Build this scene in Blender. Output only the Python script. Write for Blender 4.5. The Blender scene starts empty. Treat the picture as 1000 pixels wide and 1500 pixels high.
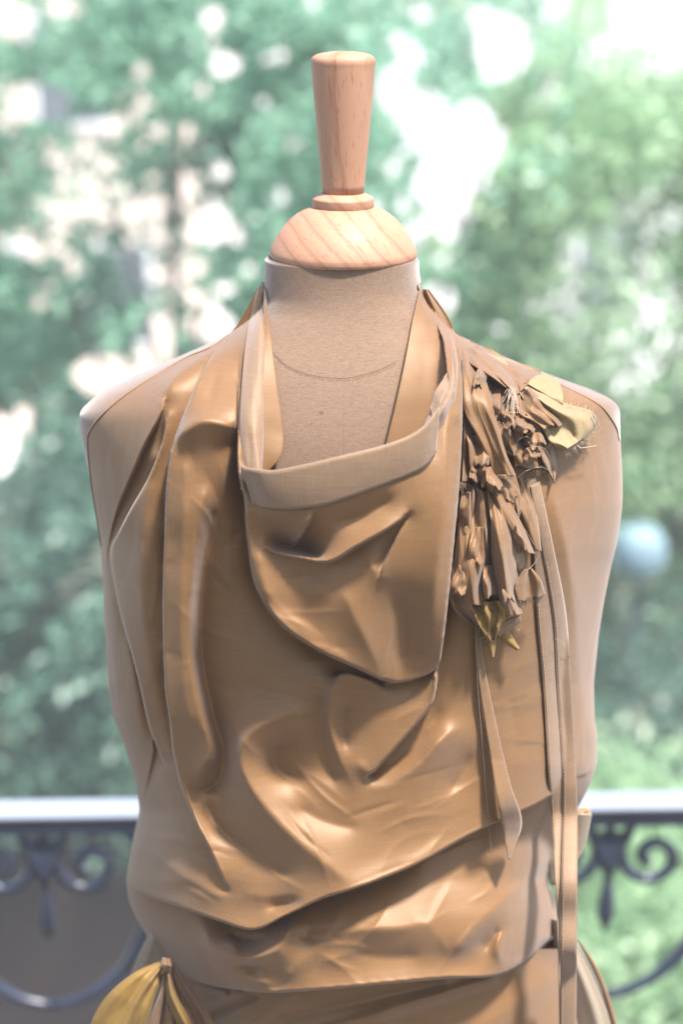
import bpy, bmesh, math, random
import numpy as np
from mathutils import Vector

random.seed(7); RNG = np.random.default_rng(7)
SC = bpy.context.scene
COL = SC.collection

# ------------------------------------------------------------------ camera
FPX = 2400.0                       # focal length in photo pixels (photo 1000 x 1500)
TH = math.atan(800 / 2400.0)       # pitch down
CAM = np.array([0.0, -1.2, 2.0])
cd = bpy.data.cameras.new('camera'); cam = bpy.data.objects.new('camera', cd); COL.objects.link(cam)
cam.location = CAM; cam.rotation_euler = (math.pi / 2 - TH, 0, 0)
cd.sensor_fit = 'VERTICAL'; cd.sensor_height = 36.0; cd.lens = 57.6
cd.clip_start = 0.05; cd.clip_end = 3000
cd.dof.use_dof = True; cd.dof.focus_distance = 1.15; cd.dof.aperture_fstop = 3.5
SC.camera = cam

# ------------------------------------------------------------------ world, sun, exposure
SUN_DIR = Vector((-0.27, 0.27, -0.92)).normalized()      # direction the light travels
elev = math.asin(-SUN_DIR.z); az = math.atan2(-SUN_DIR.x, -SUN_DIR.y)
w = bpy.data.worlds.new('World'); SC.world = w; w.use_nodes = True
nt = w.node_tree; nt.nodes.clear()
sky = nt.nodes.new('ShaderNodeTexSky'); sky.sky_type = 'NISHITA'; sky.sun_disc = False
sky.sun_elevation = elev; sky.sun_rotation = az
sky.air_density = 1.0; sky.dust_density = 2.5; sky.ozone_density = 1.0
bg = nt.nodes.new('ShaderNodeBackground'); bg.inputs[1].default_value = 0.10
wo = nt.nodes.new('ShaderNodeOutputWorld')
nt.links.new(sky.outputs[0], bg.inputs[0]); nt.links.new(bg.outputs[0], wo.inputs[0])
sl = bpy.data.lights.new('sun', 'SUN'); sl.energy = 3.6; sl.angle = math.radians(6.0); sl.color = (1.0, 0.955, 0.90)
so = bpy.data.objects.new('sun', sl); COL.objects.link(so)
so.rotation_euler = SUN_DIR.to_track_quat('-Z', 'Y').to_euler(); so.location = (3, -4, 6)
SC.view_settings.view_transform = 'Standard'; SC.view_settings.look = 'None'
SC.view_settings.exposure = 1.85; SC.view_settings.gamma = 1.0
SC.cycles.use_denoising = True
SC.cycles.max_bounces = 8

# ------------------------------------------------------------------ pixel -> place
ST, CT = math.sin(TH), math.cos(TH)
def P(px, py, Y):
    """the point on the vertical plane y=Y that the photo shows at px,py (arrays allowed)"""
    px, py, Y = np.broadcast_arrays(np.asarray(px, float), np.asarray(py, float), np.asarray(Y, float))
    x = (px - 500) / FPX; y = (750 - py) / FPX
    dx = x; dy = y * ST + CT; dz = y * CT - ST
    t = (Y - CAM[1]) / dy
    return np.stack([CAM[0] + dx * t, CAM[1] + dy * t, CAM[2] + dz * t], -1)

# ------------------------------------------------------------------ helpers
def mesh_obj(name, V, Fs, mat=None, parent=None, smooth=True):
    me = bpy.data.meshes.new(name)
    V = np.asarray(V, float).reshape(-1, 3)
    if isinstance(Fs, np.ndarray):
        k = Fs.shape[1]; n = len(Fs)
        me.vertices.add(len(V)); me.vertices.foreach_set('co', V.ravel())
        me.loops.add(n * k); me.loops.foreach_set('vertex_index', Fs.astype(np.int32).ravel())
        me.polygons.add(n)
        me.polygons.foreach_set('loop_start', np.arange(0, n * k, k, dtype=np.int32))
        me.polygons.foreach_set('loop_total', np.full(n, k, dtype=np.int32))
        me.update(calc_edges=True); me.validate()
    else:
        me.from_pydata([tuple(v) for v in V], [], Fs); me.update()
    if smooth: me.polygons.foreach_set('use_smooth', [True] * len(me.polygons))
    if mat: me.materials.append(mat)
    o = bpy.data.objects.new(name, me); COL.objects.link(o)
    if parent is not None:
        o.parent = parent
        o.location = -world_loc(parent)
    return o
def world_loc(o):
    l = Vector(o.location)
    while o.parent: o = o.parent; l = l + Vector(o.location)
    return l
def thing(name, label, cat, loc, group=None):
    o = bpy.data.objects.new(name, None); COL.objects.link(o); o.location = loc
    o.empty_display_size = 0.05
    o['label'] = label; o['category'] = cat
    if group: o['group'] = group
    return o
def tag(o, label=None, cat=None, group=None, kind=None):
    for k, v in (('label', label), ('category', cat), ('group', group), ('kind', kind)):
        if v: o[k] = v
    return o
def grid_faces(nv, nu, wrap=False):
    i = np.arange(nv - 1)[:, None] * nu; 
    if wrap:
        j = np.arange(nu)[None]; j2 = (j + 1) % nu
    else:
        j = np.arange(nu - 1)[None]; j2 = j + 1
    return np.stack([i + j, i + j2, i + nu + j2, i + nu + j], -1).reshape(-1, 4)
def spline(pts, n, closed=False):
    """Catmull-Rom resample of rows of numbers, even in the first two columns' length"""
    p = np.asarray(pts, float)
    if len(p) == 2:
        t = np.linspace(0, 1, n)[:, None]; return p[0] * (1 - t) + p[1] * t
    q = np.vstack([2 * p[0] - p[1], p, 2 * p[-1] - p[-2]])
    out = []
    m = 12
    for k in range(1, len(q) - 2):
        t = np.linspace(0, 1, m, endpoint=False)[:, None]
        a, b, c, d = q[k - 1], q[k], q[k + 1], q[k + 2]
        out.append(0.5 * ((2 * b) + (-a + c) * t + (2 * a - 5 * b + 4 * c - d) * t ** 2 + (-a + 3 * b - 3 * c + d) * t ** 3))
    out.append(p[-1:]); o = np.vstack(out)
    L = np.r_[0, np.cumsum(np.linalg.norm(np.diff(o[:, :2], axis=0), axis=1))]
    s = np.linspace(0, L[-1], n)
    return np.stack([np.interp(s, L, o[:, c]) for c in range(o.shape[1])], -1)
def tube(pts3, r, seg=6, caps=True):
    """verts, faces of a tube along 3-D points; r scalar or per point"""
    p = np.asarray(pts3, float); n = len(p)
    r = np.broadcast_to(np.asarray(r, float), (n,))
    t = np.gradient(p, axis=0); t /= np.linalg.norm(t, axis=1, keepdims=True) + 1e-12
    up = np.array([0.0, 1.0, 0.05]); 
    V = []
    prev = None
    for i in range(n):
        if prev is None:
            a = np.cross(t[i], up)
            if np.linalg.norm(a) < 1e-3: a = np.cross(t[i], [1, 0, 0])
        else:
            a = prev - t[i] * np.dot(prev, t[i])
        a /= np.linalg.norm(a) + 1e-12; prev = a
        b = np.cross(t[i], a)
        ang = np.arange(seg) * 2 * math.pi / seg
        V.append(p[i] + r[i] * (np.cos(ang)[:, None] * a + np.sin(ang)[:, None] * b))
    V = np.vstack(V)
    Fs = [tuple(f) for f in grid_faces(n, seg, True)]
    if caps: Fs += [tuple(range(seg))[::-1], tuple(range((n - 1) * seg, n * seg))]
    return V, Fs
class Join:
    def __init__(s): s.V = []; s.F = []; s.n = 0
    def add(s, V, F):
        V = np.asarray(V).reshape(-1, 3)
        s.F += [tuple(int(i) + s.n for i in f) for f in F]; s.V.append(V); s.n += len(V)
    def obj(s, name, mat, parent=None, smooth=True):
        return mesh_obj(name, np.vstack(s.V), s.F, mat, parent, smooth)
def box(x0, x1, y0, y1, z0, z1):
    V = [(x, y, z) for z in (z0, z1) for y in (y0, y1) for x in (x0, x1)]
    return V, [(0, 2, 3, 1), (4, 5, 7, 6), (0, 1, 5, 4), (2, 6, 7, 3), (0, 4, 6, 2), (1, 3, 7, 5)]
def bevel(o, wd, seg=2):
    m = o.modifiers.new('b', 'BEVEL'); m.width = wd; m.segments = seg; m.limit_method = 'ANGLE'; return o

# ------------------------------------------------------------------ materials
def new_mat(name):
    m = bpy.data.materials.new(name); m.use_nodes = True
    return m, m.node_tree, m.node_tree.nodes['Principled BSDF']
def N(nt, t, **kw):
    n = nt.nodes.new(t)
    for k, v in kw.items():
        if k in n.inputs.keys(): n.inputs[k].default_value = v
        else: setattr(n, k, v)
    return n
def coords(nt, scale=(1, 1, 1), rot=(0, 0, 0)):
    tc = N(nt, 'ShaderNodeTexCoord'); mp = N(nt, 'ShaderNodeMapping')
    mp.inputs['Scale'].default_value = scale; mp.inputs['Rotation'].default_value = rot
    nt.links.new(tc.outputs['Object'], mp.inputs[0]); return mp.outputs[0]
def ramp(nt, fac, stops):
    r = N(nt, 'ShaderNodeValToRGB'); e = r.color_ramp.elements
    while len(e) < len(stops): e.new(0.5)
    for k, (p, c) in enumerate(stops): e[k].position = p; e[k].color = (*c, 1)
    nt.links.new(fac, r.inputs[0]); return r.outputs[0]
def mixc(nt, fac, a, b, mode='MIX'):
    m = N(nt, 'ShaderNodeMix'); m.data_type = 'RGBA'; m.blend_type = mode
    for s, v in ((0, fac), (6, a), (7, b)):
        if hasattr(v, 'links'): nt.links.new(v, m.inputs[s])
        elif isinstance(v, (int, float)): m.inputs[s].default_value = v
        else: m.inputs[s].default_value = (*v, 1)
    return m.outputs[2]

def satin(name, col, rough=0.4, spec=0.5, sheen=0.25, bump=0.12, coat=0.0, transl=0.0):
    m, nt, b = new_mat(name)
    # slubs of the weave: noise stretched across and down
    n1 = N(nt, 'ShaderNodeTexNoise', Scale=1.0, Detail=2.0); nt.links.new(coords(nt, (45, 45, 1500)), n1.inputs[0])
    n2 = N(nt, 'ShaderNodeTexNoise', Scale=1.0, Detail=2.0); nt.links.new(coords(nt, (1500, 1500, 90)), n2.inputs[0])
    n3 = N(nt, 'ShaderNodeTexNoise', Scale=9.0, Detail=3.0); nt.links.new(coords(nt), n3.inputs[0])
    s = N(nt, 'ShaderNodeMath', operation='ADD'); nt.links.new(n1.outputs[0], s.inputs[0]); nt.links.new(n2.outputs[0], s.inputs[1])
    hf = N(nt, 'ShaderNodeMath', operation='MULTIPLY'); nt.links.new(s.outputs[0], hf.inputs[0]); hf.inputs[1].default_value = 0.5
    c1 = ramp(nt, hf.outputs[0], [(0.36, tuple(c * 0.74 for c in col)), (0.64, tuple(min(1, c * 1.2) for c in col))])
    c2 = mixc(nt, n3.outputs[0], c1, tuple(c * 0.9 for c in col))
    nt.links.new(c2, b.inputs['Base Color'])
    b.inputs['Roughness'].default_value = rough; b.inputs['Specular IOR Level'].default_value = spec
    b.inputs['Sheen Weight'].default_value = sheen; b.inputs['Sheen Roughness'].default_value = 0.6
    b.inputs['Sheen Tint'].default_value = (0.80, 0.76, 0.78, 1)
    b.inputs['Specular Tint'].default_value = (1.0, 0.87, 0.75, 1)
    b.inputs['Coat Weight'].default_value = coat; b.inputs['Coat Roughness'].default_value = 0.3
    bp = N(nt, 'ShaderNodeBump', Strength=bump, Distance=0.0012); nt.links.new(hf.outputs[0], bp.inputs['Height'])
    # faint handling creases
    n4 = N(nt, 'ShaderNodeTexNoise', Scale=22.0, Detail=2.0, Distortion=0.6); nt.links.new(coords(nt, (1, 1, 0.6)), n4.inputs[0])
    bp2 = N(nt, 'ShaderNodeBump', Strength=0.35, Distance=0.0035)
    nt.links.new(n4.outputs[0], bp2.inputs['Height']); nt.links.new(bp.outputs[0], bp2.inputs['Normal'])
    nt.links.new(bp2.outputs[0], b.inputs['Normal'])
    if transl:
        out = nt.nodes['Material Output']; t = N(nt, 'ShaderNodeBsdfTranslucent'); nt.links.new(c2, t.inputs[0])
        mx = N(nt, 'ShaderNodeMixShader'); mx.inputs[0].default_value = transl
        nt.links.new(b.outputs[0], mx.inputs[1]); nt.links.new(t.outputs[0], mx.inputs[2]); nt.links.new(mx.outputs[0], out.inputs[0])
    return m
M = {}
M['satin'] = satin('bronze_satin', (0.150, 0.0700, 0.0185), 0.54, 0.60, 0.20, transl=0.03)
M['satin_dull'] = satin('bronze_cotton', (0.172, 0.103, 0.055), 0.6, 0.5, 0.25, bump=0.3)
M['strip'] = satin('torn_bronze_satin', (0.152, 0.077, 0.027), 0.55, 0.5, 0.22, bump=0.2, transl=0.06)
M['gold'] = satin('mustard_taffeta', (0.195, 0.115, 0.026), 0.55, 0.4, 0.1, bump=0.2, transl=0.12)
M['gold_pale'] = satin('pale_gold_taffeta', (0.265, 0.195, 0.098), 0.6, 0.4, 0.1, bump=0.2, transl=0.15)
M['pale'] = satin('pale_champagne_satin', (0.24, 0.19, 0.13), 0.45, 0.5, 0.3)
M['thread'] = satin('cream_thread', (0.30, 0.23, 0.16), 0.6, 0.3, 0.2)
M['fray'] = satin('brown_thread', (0.16, 0.09, 0.04), 0.6, 0.3, 0.2)

def linen():
    m, nt, b = new_mat('natural_linen')
    a = N(nt, 'ShaderNodeTexNoise', Scale=1.0, Detail=2.0); nt.links.new(coords(nt, (220, 220, 3200)), a.inputs[0])
    c = N(nt, 'ShaderNodeTexNoise', Scale=1.0, Detail=2.0); nt.links.new(coords(nt, (3200, 900, 160)), c.inputs[0])
    s = N(nt, 'ShaderNodeMath', operation='ADD'); nt.links.new(a.outputs[0], s.inputs[0]); nt.links.new(c.outputs[0], s.inputs[1])
    h = N(nt, 'ShaderNodeMath', operation='MULTIPLY'); nt.links.new(s.outputs[0], h.inputs[0]); h.inputs[1].default_value = 0.5
    col = ramp(nt, h.outputs[0], [(0.3, (0.108, 0.066, 0.042)), (0.5, (0.162, 0.104, 0.068)), (0.72, (0.21, 0.142, 0.097))])
    sp = N(nt, 'ShaderNodeTexNoise', Scale=55.0, Detail=1.0); nt.links.new(coords(nt, (1, 1, 2)), sp.inputs[0])
    spot = ramp(nt, sp.outputs[0], [(0.76, (1, 1, 1)), (0.80, (0.55, 0.42, 0.35))])
    nt.links.new(mixc(nt, 0.8, col, spot, 'MULTIPLY'), b.inputs['Base Color'])
    b.inputs['Roughness'].default_value = 0.85; b.inputs['Specular IOR Level'].default_value = 0.25
    b.inputs['Sheen Weight'].default_value = 0.6; b.inputs['Sheen Roughness'].default_value = 0.4
    bp = N(nt, 'ShaderNodeBump', Strength=0.6, Distance=0.0005); nt.links.new(h.outputs[0], bp.inputs['Height'])
    nt.links.new(bp.outputs[0], b.inputs['Normal']); return m
M['linen'] = linen()

def wood(name, rot, ringscale, streak):
    m, nt, b = new_mat(name)
    co = coords(nt, (1, 1, 1), rot)
    wv = N(nt, 'ShaderNodeTexWave', wave_type='BANDS', bands_direction='X', wave_profile='SAW'); wv.inputs['Scale'].default_value = ringscale
    wv.inputs['Distortion'].default_value = 2.2; wv.inputs['Detail'].default_value = 2; wv.inputs['Detail Scale'].default_value = 0.8
    nt.links.new(co, wv.inputs[0])
    c1 = ramp(nt, wv.outputs[0], [(0.0, (0.33, 0.175, 0.108)), (0.7, (0.36, 0.20, 0.125)), (1.0, (0.265, 0.13, 0.075))])
    mp = N(nt, 'ShaderNodeMapping'); mp.inputs['Scale'].default_value = streak; nt.links.new(co, mp.inputs[0])
    fl = N(nt, 'ShaderNodeTexNoise', Scale=1.0, Detail=2.0); nt.links.new(mp.outputs[0], fl.inputs[0])
    c2 = ramp(nt, fl.outputs[0], [(0.58, (1, 1, 1)), (0.70, (0.78, 0.64, 0.55))])
    nt.links.new(mixc(nt, 1.0, c1, c2, 'MULTIPLY'), b.inputs['Base Color'])
    b.inputs['Roughness'].default_value = 0.6; b.inputs['Specular IOR Level'].default_value = 0.3
    b.inputs['Coat Weight'].default_value = 0.03; b.inputs['Coat Roughness'].default_value = 0.3
    bp = N(nt, 'ShaderNodeBump', Strength=0.15, Distance=0.0005); nt.links.new(fl.outputs[0], bp.inputs['Height'])
    nt.links.new(bp.outputs[0], b.inputs['Normal']); return m
M['wood_handle'] = wood('beech_upright_grain', (0, 0.06, 0.4), 14, (700, 700, 70))
M['wood_dome'] = wood('beech_slanting_grain', (0.2, 0.75, 0.1), 26, (900, 900, 90))

def simple(name, col, rough=0.6, metal=0.0, spec=0.5, noise=0.15, nscale=8.0, bump=0.0):
    m, nt, b = new_mat(name)
    n = N(nt, 'ShaderNodeTexNoise', Scale=nscale, Detail=4.0); nt.links.new(coords(nt), n.inputs[0])
    c = ramp(nt, n.outputs[0], [(0.3, tuple(x * (1 - noise) for x in col)), (0.7, tuple(min(1, x * (1 + noise)) for x in col))])
    nt.links.new(c, b.inputs['Base Color']); b.inputs['Roughness'].default_value = rough
    b.inputs['Metallic'].default_value = metal; b.inputs['Specular IOR Level'].default_value = spec
    if bump:
        bp = N(nt, 'ShaderNodeBump', Strength=bump, Distance=0.002); nt.links.new(n.outputs[0], bp.inputs['Height'])
        nt.links.new(bp.outputs[0], b.inputs['Normal'])
    return m
def leafmat(name, a, b_, transl=0.45):
    m, nt, b = new_mat(name)
    g = N(nt, 'ShaderNodeObjectInfo'); geo = N(nt, 'ShaderNodeNewGeometry')
    n = N(nt, 'ShaderNodeTexNoise', Scale=1.3, Detail=3.0); nt.links.new(coords(nt), n.inputs[0])
    s = N(nt, 'ShaderNodeMath', operation='ADD'); nt.links.new(geo.outputs['Random Per Island'], s.inputs[0]); nt.links.new(n.outputs[0], s.inputs[1])
    h = N(nt, 'ShaderNodeMath', operation='MULTIPLY'); h.inputs[1].default_value = 0.5; nt.links.new(s.outputs[0], h.inputs[0])
    c = ramp(nt, h.outputs[0], [(0.2, a), (0.8, b_)])
    nt.links.new(c, b.inputs['Base Color']); b.inputs['Roughness'].default_value = 0.38; b.inputs['Specular IOR Level'].default_value = 0.6
    out = nt.nodes['Material Output']; t = N(nt, 'ShaderNodeBsdfTranslucent'); nt.links.new(c, t.inputs[0])
    mx = N(nt, 'ShaderNodeMixShader'); mx.inputs[0].default_value = transl
    nt.links.new(b.outputs[0], mx.inputs[1]); nt.links.new(t.outputs[0], mx.inputs[2]); nt.links.new(mx.outputs[0], out.inputs[0])
    return m

# ------------------------------------------------------------------ tables (photo pixels)
def table(d, sm=5):
    k = np.array(sorted(d)); v = np.array([d[i] for i in sorted(d)], float)
    g = np.arange(300, 1900.0); f = np.interp(g, k, v)
    if sm:
        q = np.arange(-3 * sm, 3 * sm + 1); w_ = np.exp(-0.5 * (q / sm) ** 2); w_ /= w_.sum()
        f = np.convolve(np.pad(f, 3 * sm, mode='edge'), w_, 'valid')
    return lambda y: np.interp(y, g, f)
SL = table({370: 390, 378: 388, 400: 387, 440: 386, 460: 376, 480: 350, 500: 318, 515: 283, 545: 215, 560: 180, 575: 150, 585: 135, 600: 119, 612: 116, 625: 117, 640: 119,
            680: 126, 720: 133, 760: 141, 790: 147, 840: 150, 900: 153, 1000: 158, 1050: 166, 1100: 185, 1140: 197, 1185: 205, 1230: 195,
            1290: 185, 1320: 189, 1345: 200, 1370: 215, 1400: 236, 1440: 262, 1500: 270, 1800: 250})
SR = table({370: 612, 378: 613, 400: 614, 430: 618, 450: 628, 480: 655, 495: 676, 520: 728, 540: 775, 560: 828, 572: 862, 580: 884, 588: 900, 598: 907, 640: 908, 700: 911,
            740: 911, 770: 907, 800: 902, 830: 894, 880: 884, 930: 876, 1000: 869, 1050: 870, 1080: 874, 1120: 873, 1145: 865, 1165: 856, 1185: 845, 1205: 828, 1225: 812, 1260: 806,
            1290: 800, 1310: 808, 1340: 817, 1370: 815, 1400: 806, 1440: 815, 1500: 828, 1800: 850})
GL = table({414: 384, 425: 376, 440: 368, 455: 360, 480: 345, 497: 328, 510: 302, 523: 275, 547: 233, 580: 183, 608: 150, 627: 134, 640: 128, 680: 130, 720: 135, 763: 142, 790: 147, 791: 147})
GR = table({414: 616, 430: 620, 450: 634, 480: 656, 500: 686, 520: 726, 545: 780, 562: 815, 581: 856, 596: 880, 610: 890, 627: 901, 643: 907})
BD = table({370: .050, 440: .052, 480: .060, 520: .073, 570: .087, 650: .104, 750: .116, 850: .120, 1000: .120, 1150: .118, 1300: .124, 1400: .130, 1500: .134, 1800: .14}, 28)

def base_depth(px, py, shrink=0.0):
    """how far the front of the body stands forward of the plane y=0"""
    l, r = SL(py), SR(py)
    c, a = (l + r) / 2, (r - l) / 2
    u = np.clip((px - c) / a, -1, 1)
    return BD(py) * np.power(np.clip(1 - np.abs(u) ** 2.3, 0, 1), 0.5)

# ------------------------------------------------------------------ folds: heights (mm) given along ridge, valley and edge lines, the cloth spans taut between them
GX = np.arange(100, 940, 2.0); GY = np.arange(400, 1530, 2.0)
XX, YY = np.meshgrid(GX, GY)
SHX = np.zeros_like(XX); SHY = np.zeros_like(XX)          # sideways overhang of free edges, px
PINV = np.zeros_like(XX); PINW = np.zeros_like(XX)        # pinned value and its weight
CXC = np.ones((len(GY), len(GX) - 1)); CYC = np.ones((len(GY) - 1, len(GX)))   # links between neighbouring cells
EDGES = []
def near(s, mw):
    """nearest point on a polyline for the cells within mw px: distance, side (+ = left of a downward line, below a rightward one), normal, row index"""
    x0, x1 = s[:, 0].min() - mw, s[:, 0].max() + mw; y0, y1 = s[:, 1].min() - mw, s[:, 1].max() + mw
    ix = (GX >= x0) & (GX <= x1); iy = (GY >= y0) & (GY <= y1); sub = np.ix_(iy, ix); X = XX[sub]; Y = YY[sub]
    best = np.full(X.shape, 1e9); sg = np.zeros_like(X); pos = np.zeros_like(X); nx_ = np.zeros_like(X); ny_ = np.zeros_like(X)
    for i in range(len(s) - 1):
        ax, ay = s[i, :2]; dx, dy = s[i + 1, :2] - s[i, :2]; ll = dx * dx + dy * dy + 1e-9; rl = math.sqrt(ll)
        tt = np.clip(((X - ax) * dx + (Y - ay) * dy) / ll, 0, 1); ex = X - ax - tt * dx; ey = Y - ay - tt * dy; d = ex * ex + ey * ey
        m = d < best; best = np.where(m, d, best); sg = np.where(m, dx * ey - dy * ex, sg); pos = np.where(m, i + tt, pos)
        nx_ = np.where(m, -dy / rl, nx_); ny_ = np.where(m, dx / rl, ny_)
    return sub, np.sqrt(best), sg, nx_, ny_, pos
def plen(q): return sum(math.dist(q[i][:2], q[i + 1][:2]) for i in range(len(q) - 1))
def pin(x, y, h, wgt):
    j = int(round((x - GX[0]) / 2)); i = int(round((y - GY[0]) / 2))
    if 0 <= j < len(GX) and 0 <= i < len(GY) and wgt >= PINW[i, j]: PINV[i, j] = h; PINW[i, j] = wgt
def line(pts, wgt=50.0):
    """a ridge (hard) or, with a small weight, a soft valley or swell: (x, y, height)"""
    q = spline(pts, max(4, int(plen(pts) / 1.5))); t = np.linspace(0, 1, len(q)); e = min(0.5, 26 / max(plen(pts), 1))
    for (x, y, h), u in zip(q, t):
        k = min(1.0, min(u, 1 - u) / e + 0.02); pin(x, y, h, wgt * 0.25 * 10 ** (-3.0 * (1 - k)))
def soft(pts): line(pts, 0.25)
def edge(pts, over=5.0):
    """a free edge: (x, y, height on side A, height on side B); the higher side overhangs the lower"""
    n = max(6, int(plen(pts) / 6)); s = spline(pts, n)
    sub, d, sg, nx_, ny_, pos = near(s, 60)
    hA = np.interp(pos, np.arange(n), s[:, 2]); hB = np.interp(pos, np.arange(n), s[:, 3]); diff = hB - hA
    A = sg > 0; lowA = diff > 0
    onlow = A == lowA; amp = np.clip(np.abs(diff) * 0.5, 0, over); dr = np.where(lowA, 1.0, -1.0)
    g = amp * np.where(onlow, np.exp(-(d / 2.2) ** 2), np.exp(-d / 14.0))
    endf = np.clip(np.minimum(pos, n - 1 - pos) / 2.0, 0, 1)
    SHX[sub] += g * nx_ * dr * endf; SHY[sub] += g * ny_ * dr * endf
    EDGES.append((sub, d, sg, hA, hB, endf))
    m = d < 1.7; tgt = np.where(A, hA, hB)
    v = PINV[sub]; w_ = PINW[sub]; PINV[sub] = np.where(m, tgt, v); PINW[sub] = np.where(m, 80.0, w_)
    iy, ix = sub[0].ravel(), sub[1].ravel(); y0, x0 = iy[0], ix[0]; H_, W_ = d.shape
    cut = (A[:, 1:] != A[:, :-1]) & (np.minimum(d[:, 1:], d[:, :-1]) < 2.2); c = CXC[y0:y0 + H_, x0:x0 + W_ - 1]; c[cut] = 0
    cut = (A[1:] != A[:-1]) & (np.minimum(d[1:], d[:-1]) < 2.2); c = CYC[y0:y0 + H_ - 1, x0:x0 + W_]; c[cut] = 0

# --- outline of the garment
yy_ = np.arange(645, 1400, 3.0)
for y in yy_: pin(SL(y) + 3, y, 3, 2); pin(SR(y) - 3, y, 3, 2)
line([(330, 495, 4), (300, 512, 3), (275, 524, 3), (233, 548, 3), (183, 581, 3), (150, 609, 3), (134, 628, 3), (129, 645, 3), (131, 690, 3), (136, 725, 3), (148, 790, 3)])
line([(690, 503, 3), (722, 520, 3), (780, 545, 3), (815, 562, 3), (856, 581, 3), (888, 612, 3), (903, 632, 3), (905, 660, 3)])
line([(384, 414, 4), (368, 440, 6), (345, 480, 7), (330, 495, 6)])
line([(616, 416, 4), (634, 450, 5), (660, 482, 5), (690, 503, 4)])
# --- left shoulder and sleeve side
line([(338, 486, 9), (290, 525, 13), (255, 555, 17), (241, 586, 20)])
soft([(215, 545, 6), (190, 600, 8), (160, 650, 8), (150, 700, 8)])
line([(156, 704, 10), (178, 694, 13), (197, 672, 15)], 3)
edge([(241, 586, 19, 12), (231, 612, 18, 8), (212, 648, 17, 5), (194, 690, 16, 3), (175, 735, 15, 2), (163, 776, 14, 2), (156, 815, 13, 2), (153, 850, 12, 3)], 3)
edge([(245, 604, 12, 13), (240, 650, 7, 14), (222, 700, 4, 17), (196, 745, 2, 20), (176, 782, 1, 23), (165, 808, 1, 25), (172, 860, 0, 27), (182, 905, 0, 29), (204, 985, 0, 28), (222, 1062, 1, 24), (236, 1098, 4, 18), (243, 1120, 10, 14)])
line([(156, 860, 11), (160, 900, 11), (168, 1000, 11), (182, 1070, 12), (204, 1130, 10), (212, 1175, 8)])
soft([(174, 880, 2), (181, 960, 2), (178, 1040, 3)])
line([(186, 915, 7), (197, 990, 10), (208, 1070, 11), (212, 1130, 11)])
edge([(226, 1085, 9, 3), (222, 1115, 13, 4), (214, 1152, 12, 5), (207, 1184, 7, 6)], 2)
line([(236, 1108, 18), (240, 1135, 17), (256, 1175, 17)], 4)
line([(235, 640, 17), (222, 700, 22), (206, 800, 30), (210, 900, 32), (228, 1000, 29), (244, 1070, 26), (262, 1140, 24)], 1.0)
soft([(240, 850, 15), (238, 950, 17)])
# --- long fold beside the collar
edge([(326, 502, 8, 9), (302, 545, 7, 19), (285, 580, 6, 27), (262, 640, 6, 34), (250, 700, 7, 37), (245, 800, 9, 38), (243, 900, 12, 38), (246, 1000, 15, 38), (252, 1045, 17, 38), (264, 1130, 20, 36), (288, 1196, 22, 34), (312, 1245, 24, 33), (336, 1304, 27, 30)])
line([(274, 660, 42), (268, 780, 44), (266, 900, 44), (270, 1000, 43), (284, 1080, 40)], .5)
line([(306, 700, 32), (292, 767, 34), (281, 847, 35), (277, 913, 36), (281, 980, 37), (297, 1052, 37), (308, 1092, 37), (300, 1124, 38), (286, 1134, 38), (268, 1134, 38)], 3)
line([(322, 720, 17), (308, 780, 13), (297, 850, 9), (293, 915, 8), (298, 985, 8), (316, 1060, 9), (329, 1100, 12), (322, 1142, 12), (298, 1158, 11), (278, 1158, 13)], 3)
line([(262, 655, 41), (274, 630, 42), (298, 616, 42), (328, 622, 38), (350, 634, 30)])
soft([(340, 520, 11), (345, 580, 20)])
line([(340, 652, 28), (330, 690, 25), (320, 730, 20), (306, 775, 18)], 3)
soft([(345, 680, 10), (350, 730, 6)])
line([(300, 792, 11), (322, 804, 11), (342, 788, 8), (356, 755, 4)], 1)
soft([(334, 730, 20), (322, 775, 18)])
line([(300, 850, 13), (318, 840, 12), (352, 840, 9)], .6); soft([(300, 828, 11), (340, 822, 7)])
# --- chest floor
soft([(300, 872, 10), (352, 880, 5)])
line([(296, 925, 15), (370, 950, 19), (440, 985, 19), (470, 1010, 18)], .5)
soft([(298, 990, 10), (350, 1015, 11), (420, 1008, 13)])
# --- cowl
edge([(353, 520, 11, 11), (352, 560, 13, 17), (352, 600, 10, 28), (352, 640, 7, 36), (353, 690, 4, 46), (362, 728, 3, 50), (364, 760, 3, 50), (368, 800, 3, 50), (376, 850, 4, 50), (396, 889, 5, 50), (424, 920, 6, 49), (470, 950, 8, 46), (520, 974, 10, 41), (569, 997, 14, 34)])
edge([(566, 998, 15, 33), (600, 992, 16, 31), (638, 979, 17, 29)])
line([(372, 742, 55), (405, 748, 58), (440, 748, 59), (482, 741, 59), (540, 721, 57), (600, 698, 53), (636, 668, 48)])
line([(378, 790, 54), (386, 850, 55), (408, 892, 55)], 2)
edge([(459, 748, 59, 57), (448, 766, 58, 48), (438, 784, 53, 38), (432, 796, 44, 32)], 3)
soft([(380, 762, 52), (390, 776, 44)])
line([(392, 784, 38), (404, 795, 30), (434, 803, 24), (462, 810, 28), (478, 816, 40)])
edge([(386, 800, 50, 49), (404, 808, 44, 50), (440, 815, 42, 52), (481, 820, 40, 55), (522, 797, 38, 56), (562, 775, 40, 56), (596, 751, 46, 52)], 3)
line([(468, 768, 46), (520, 758, 43), (560, 738, 44), (590, 722, 47)], 1)
line([(405, 850, 42), (448, 843, 40), (486, 828, 38)], 2)
line([(536, 815, 44), (546, 832, 47), (556, 845, 49)])
edge([(556, 845, 48, 46), (565, 824, 48, 41), (580, 792, 48, 40), (592, 766, 47, 46)], 2)
line([(396, 858, 44), (393, 872, 50), (404, 889, 52)], 5)
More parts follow.
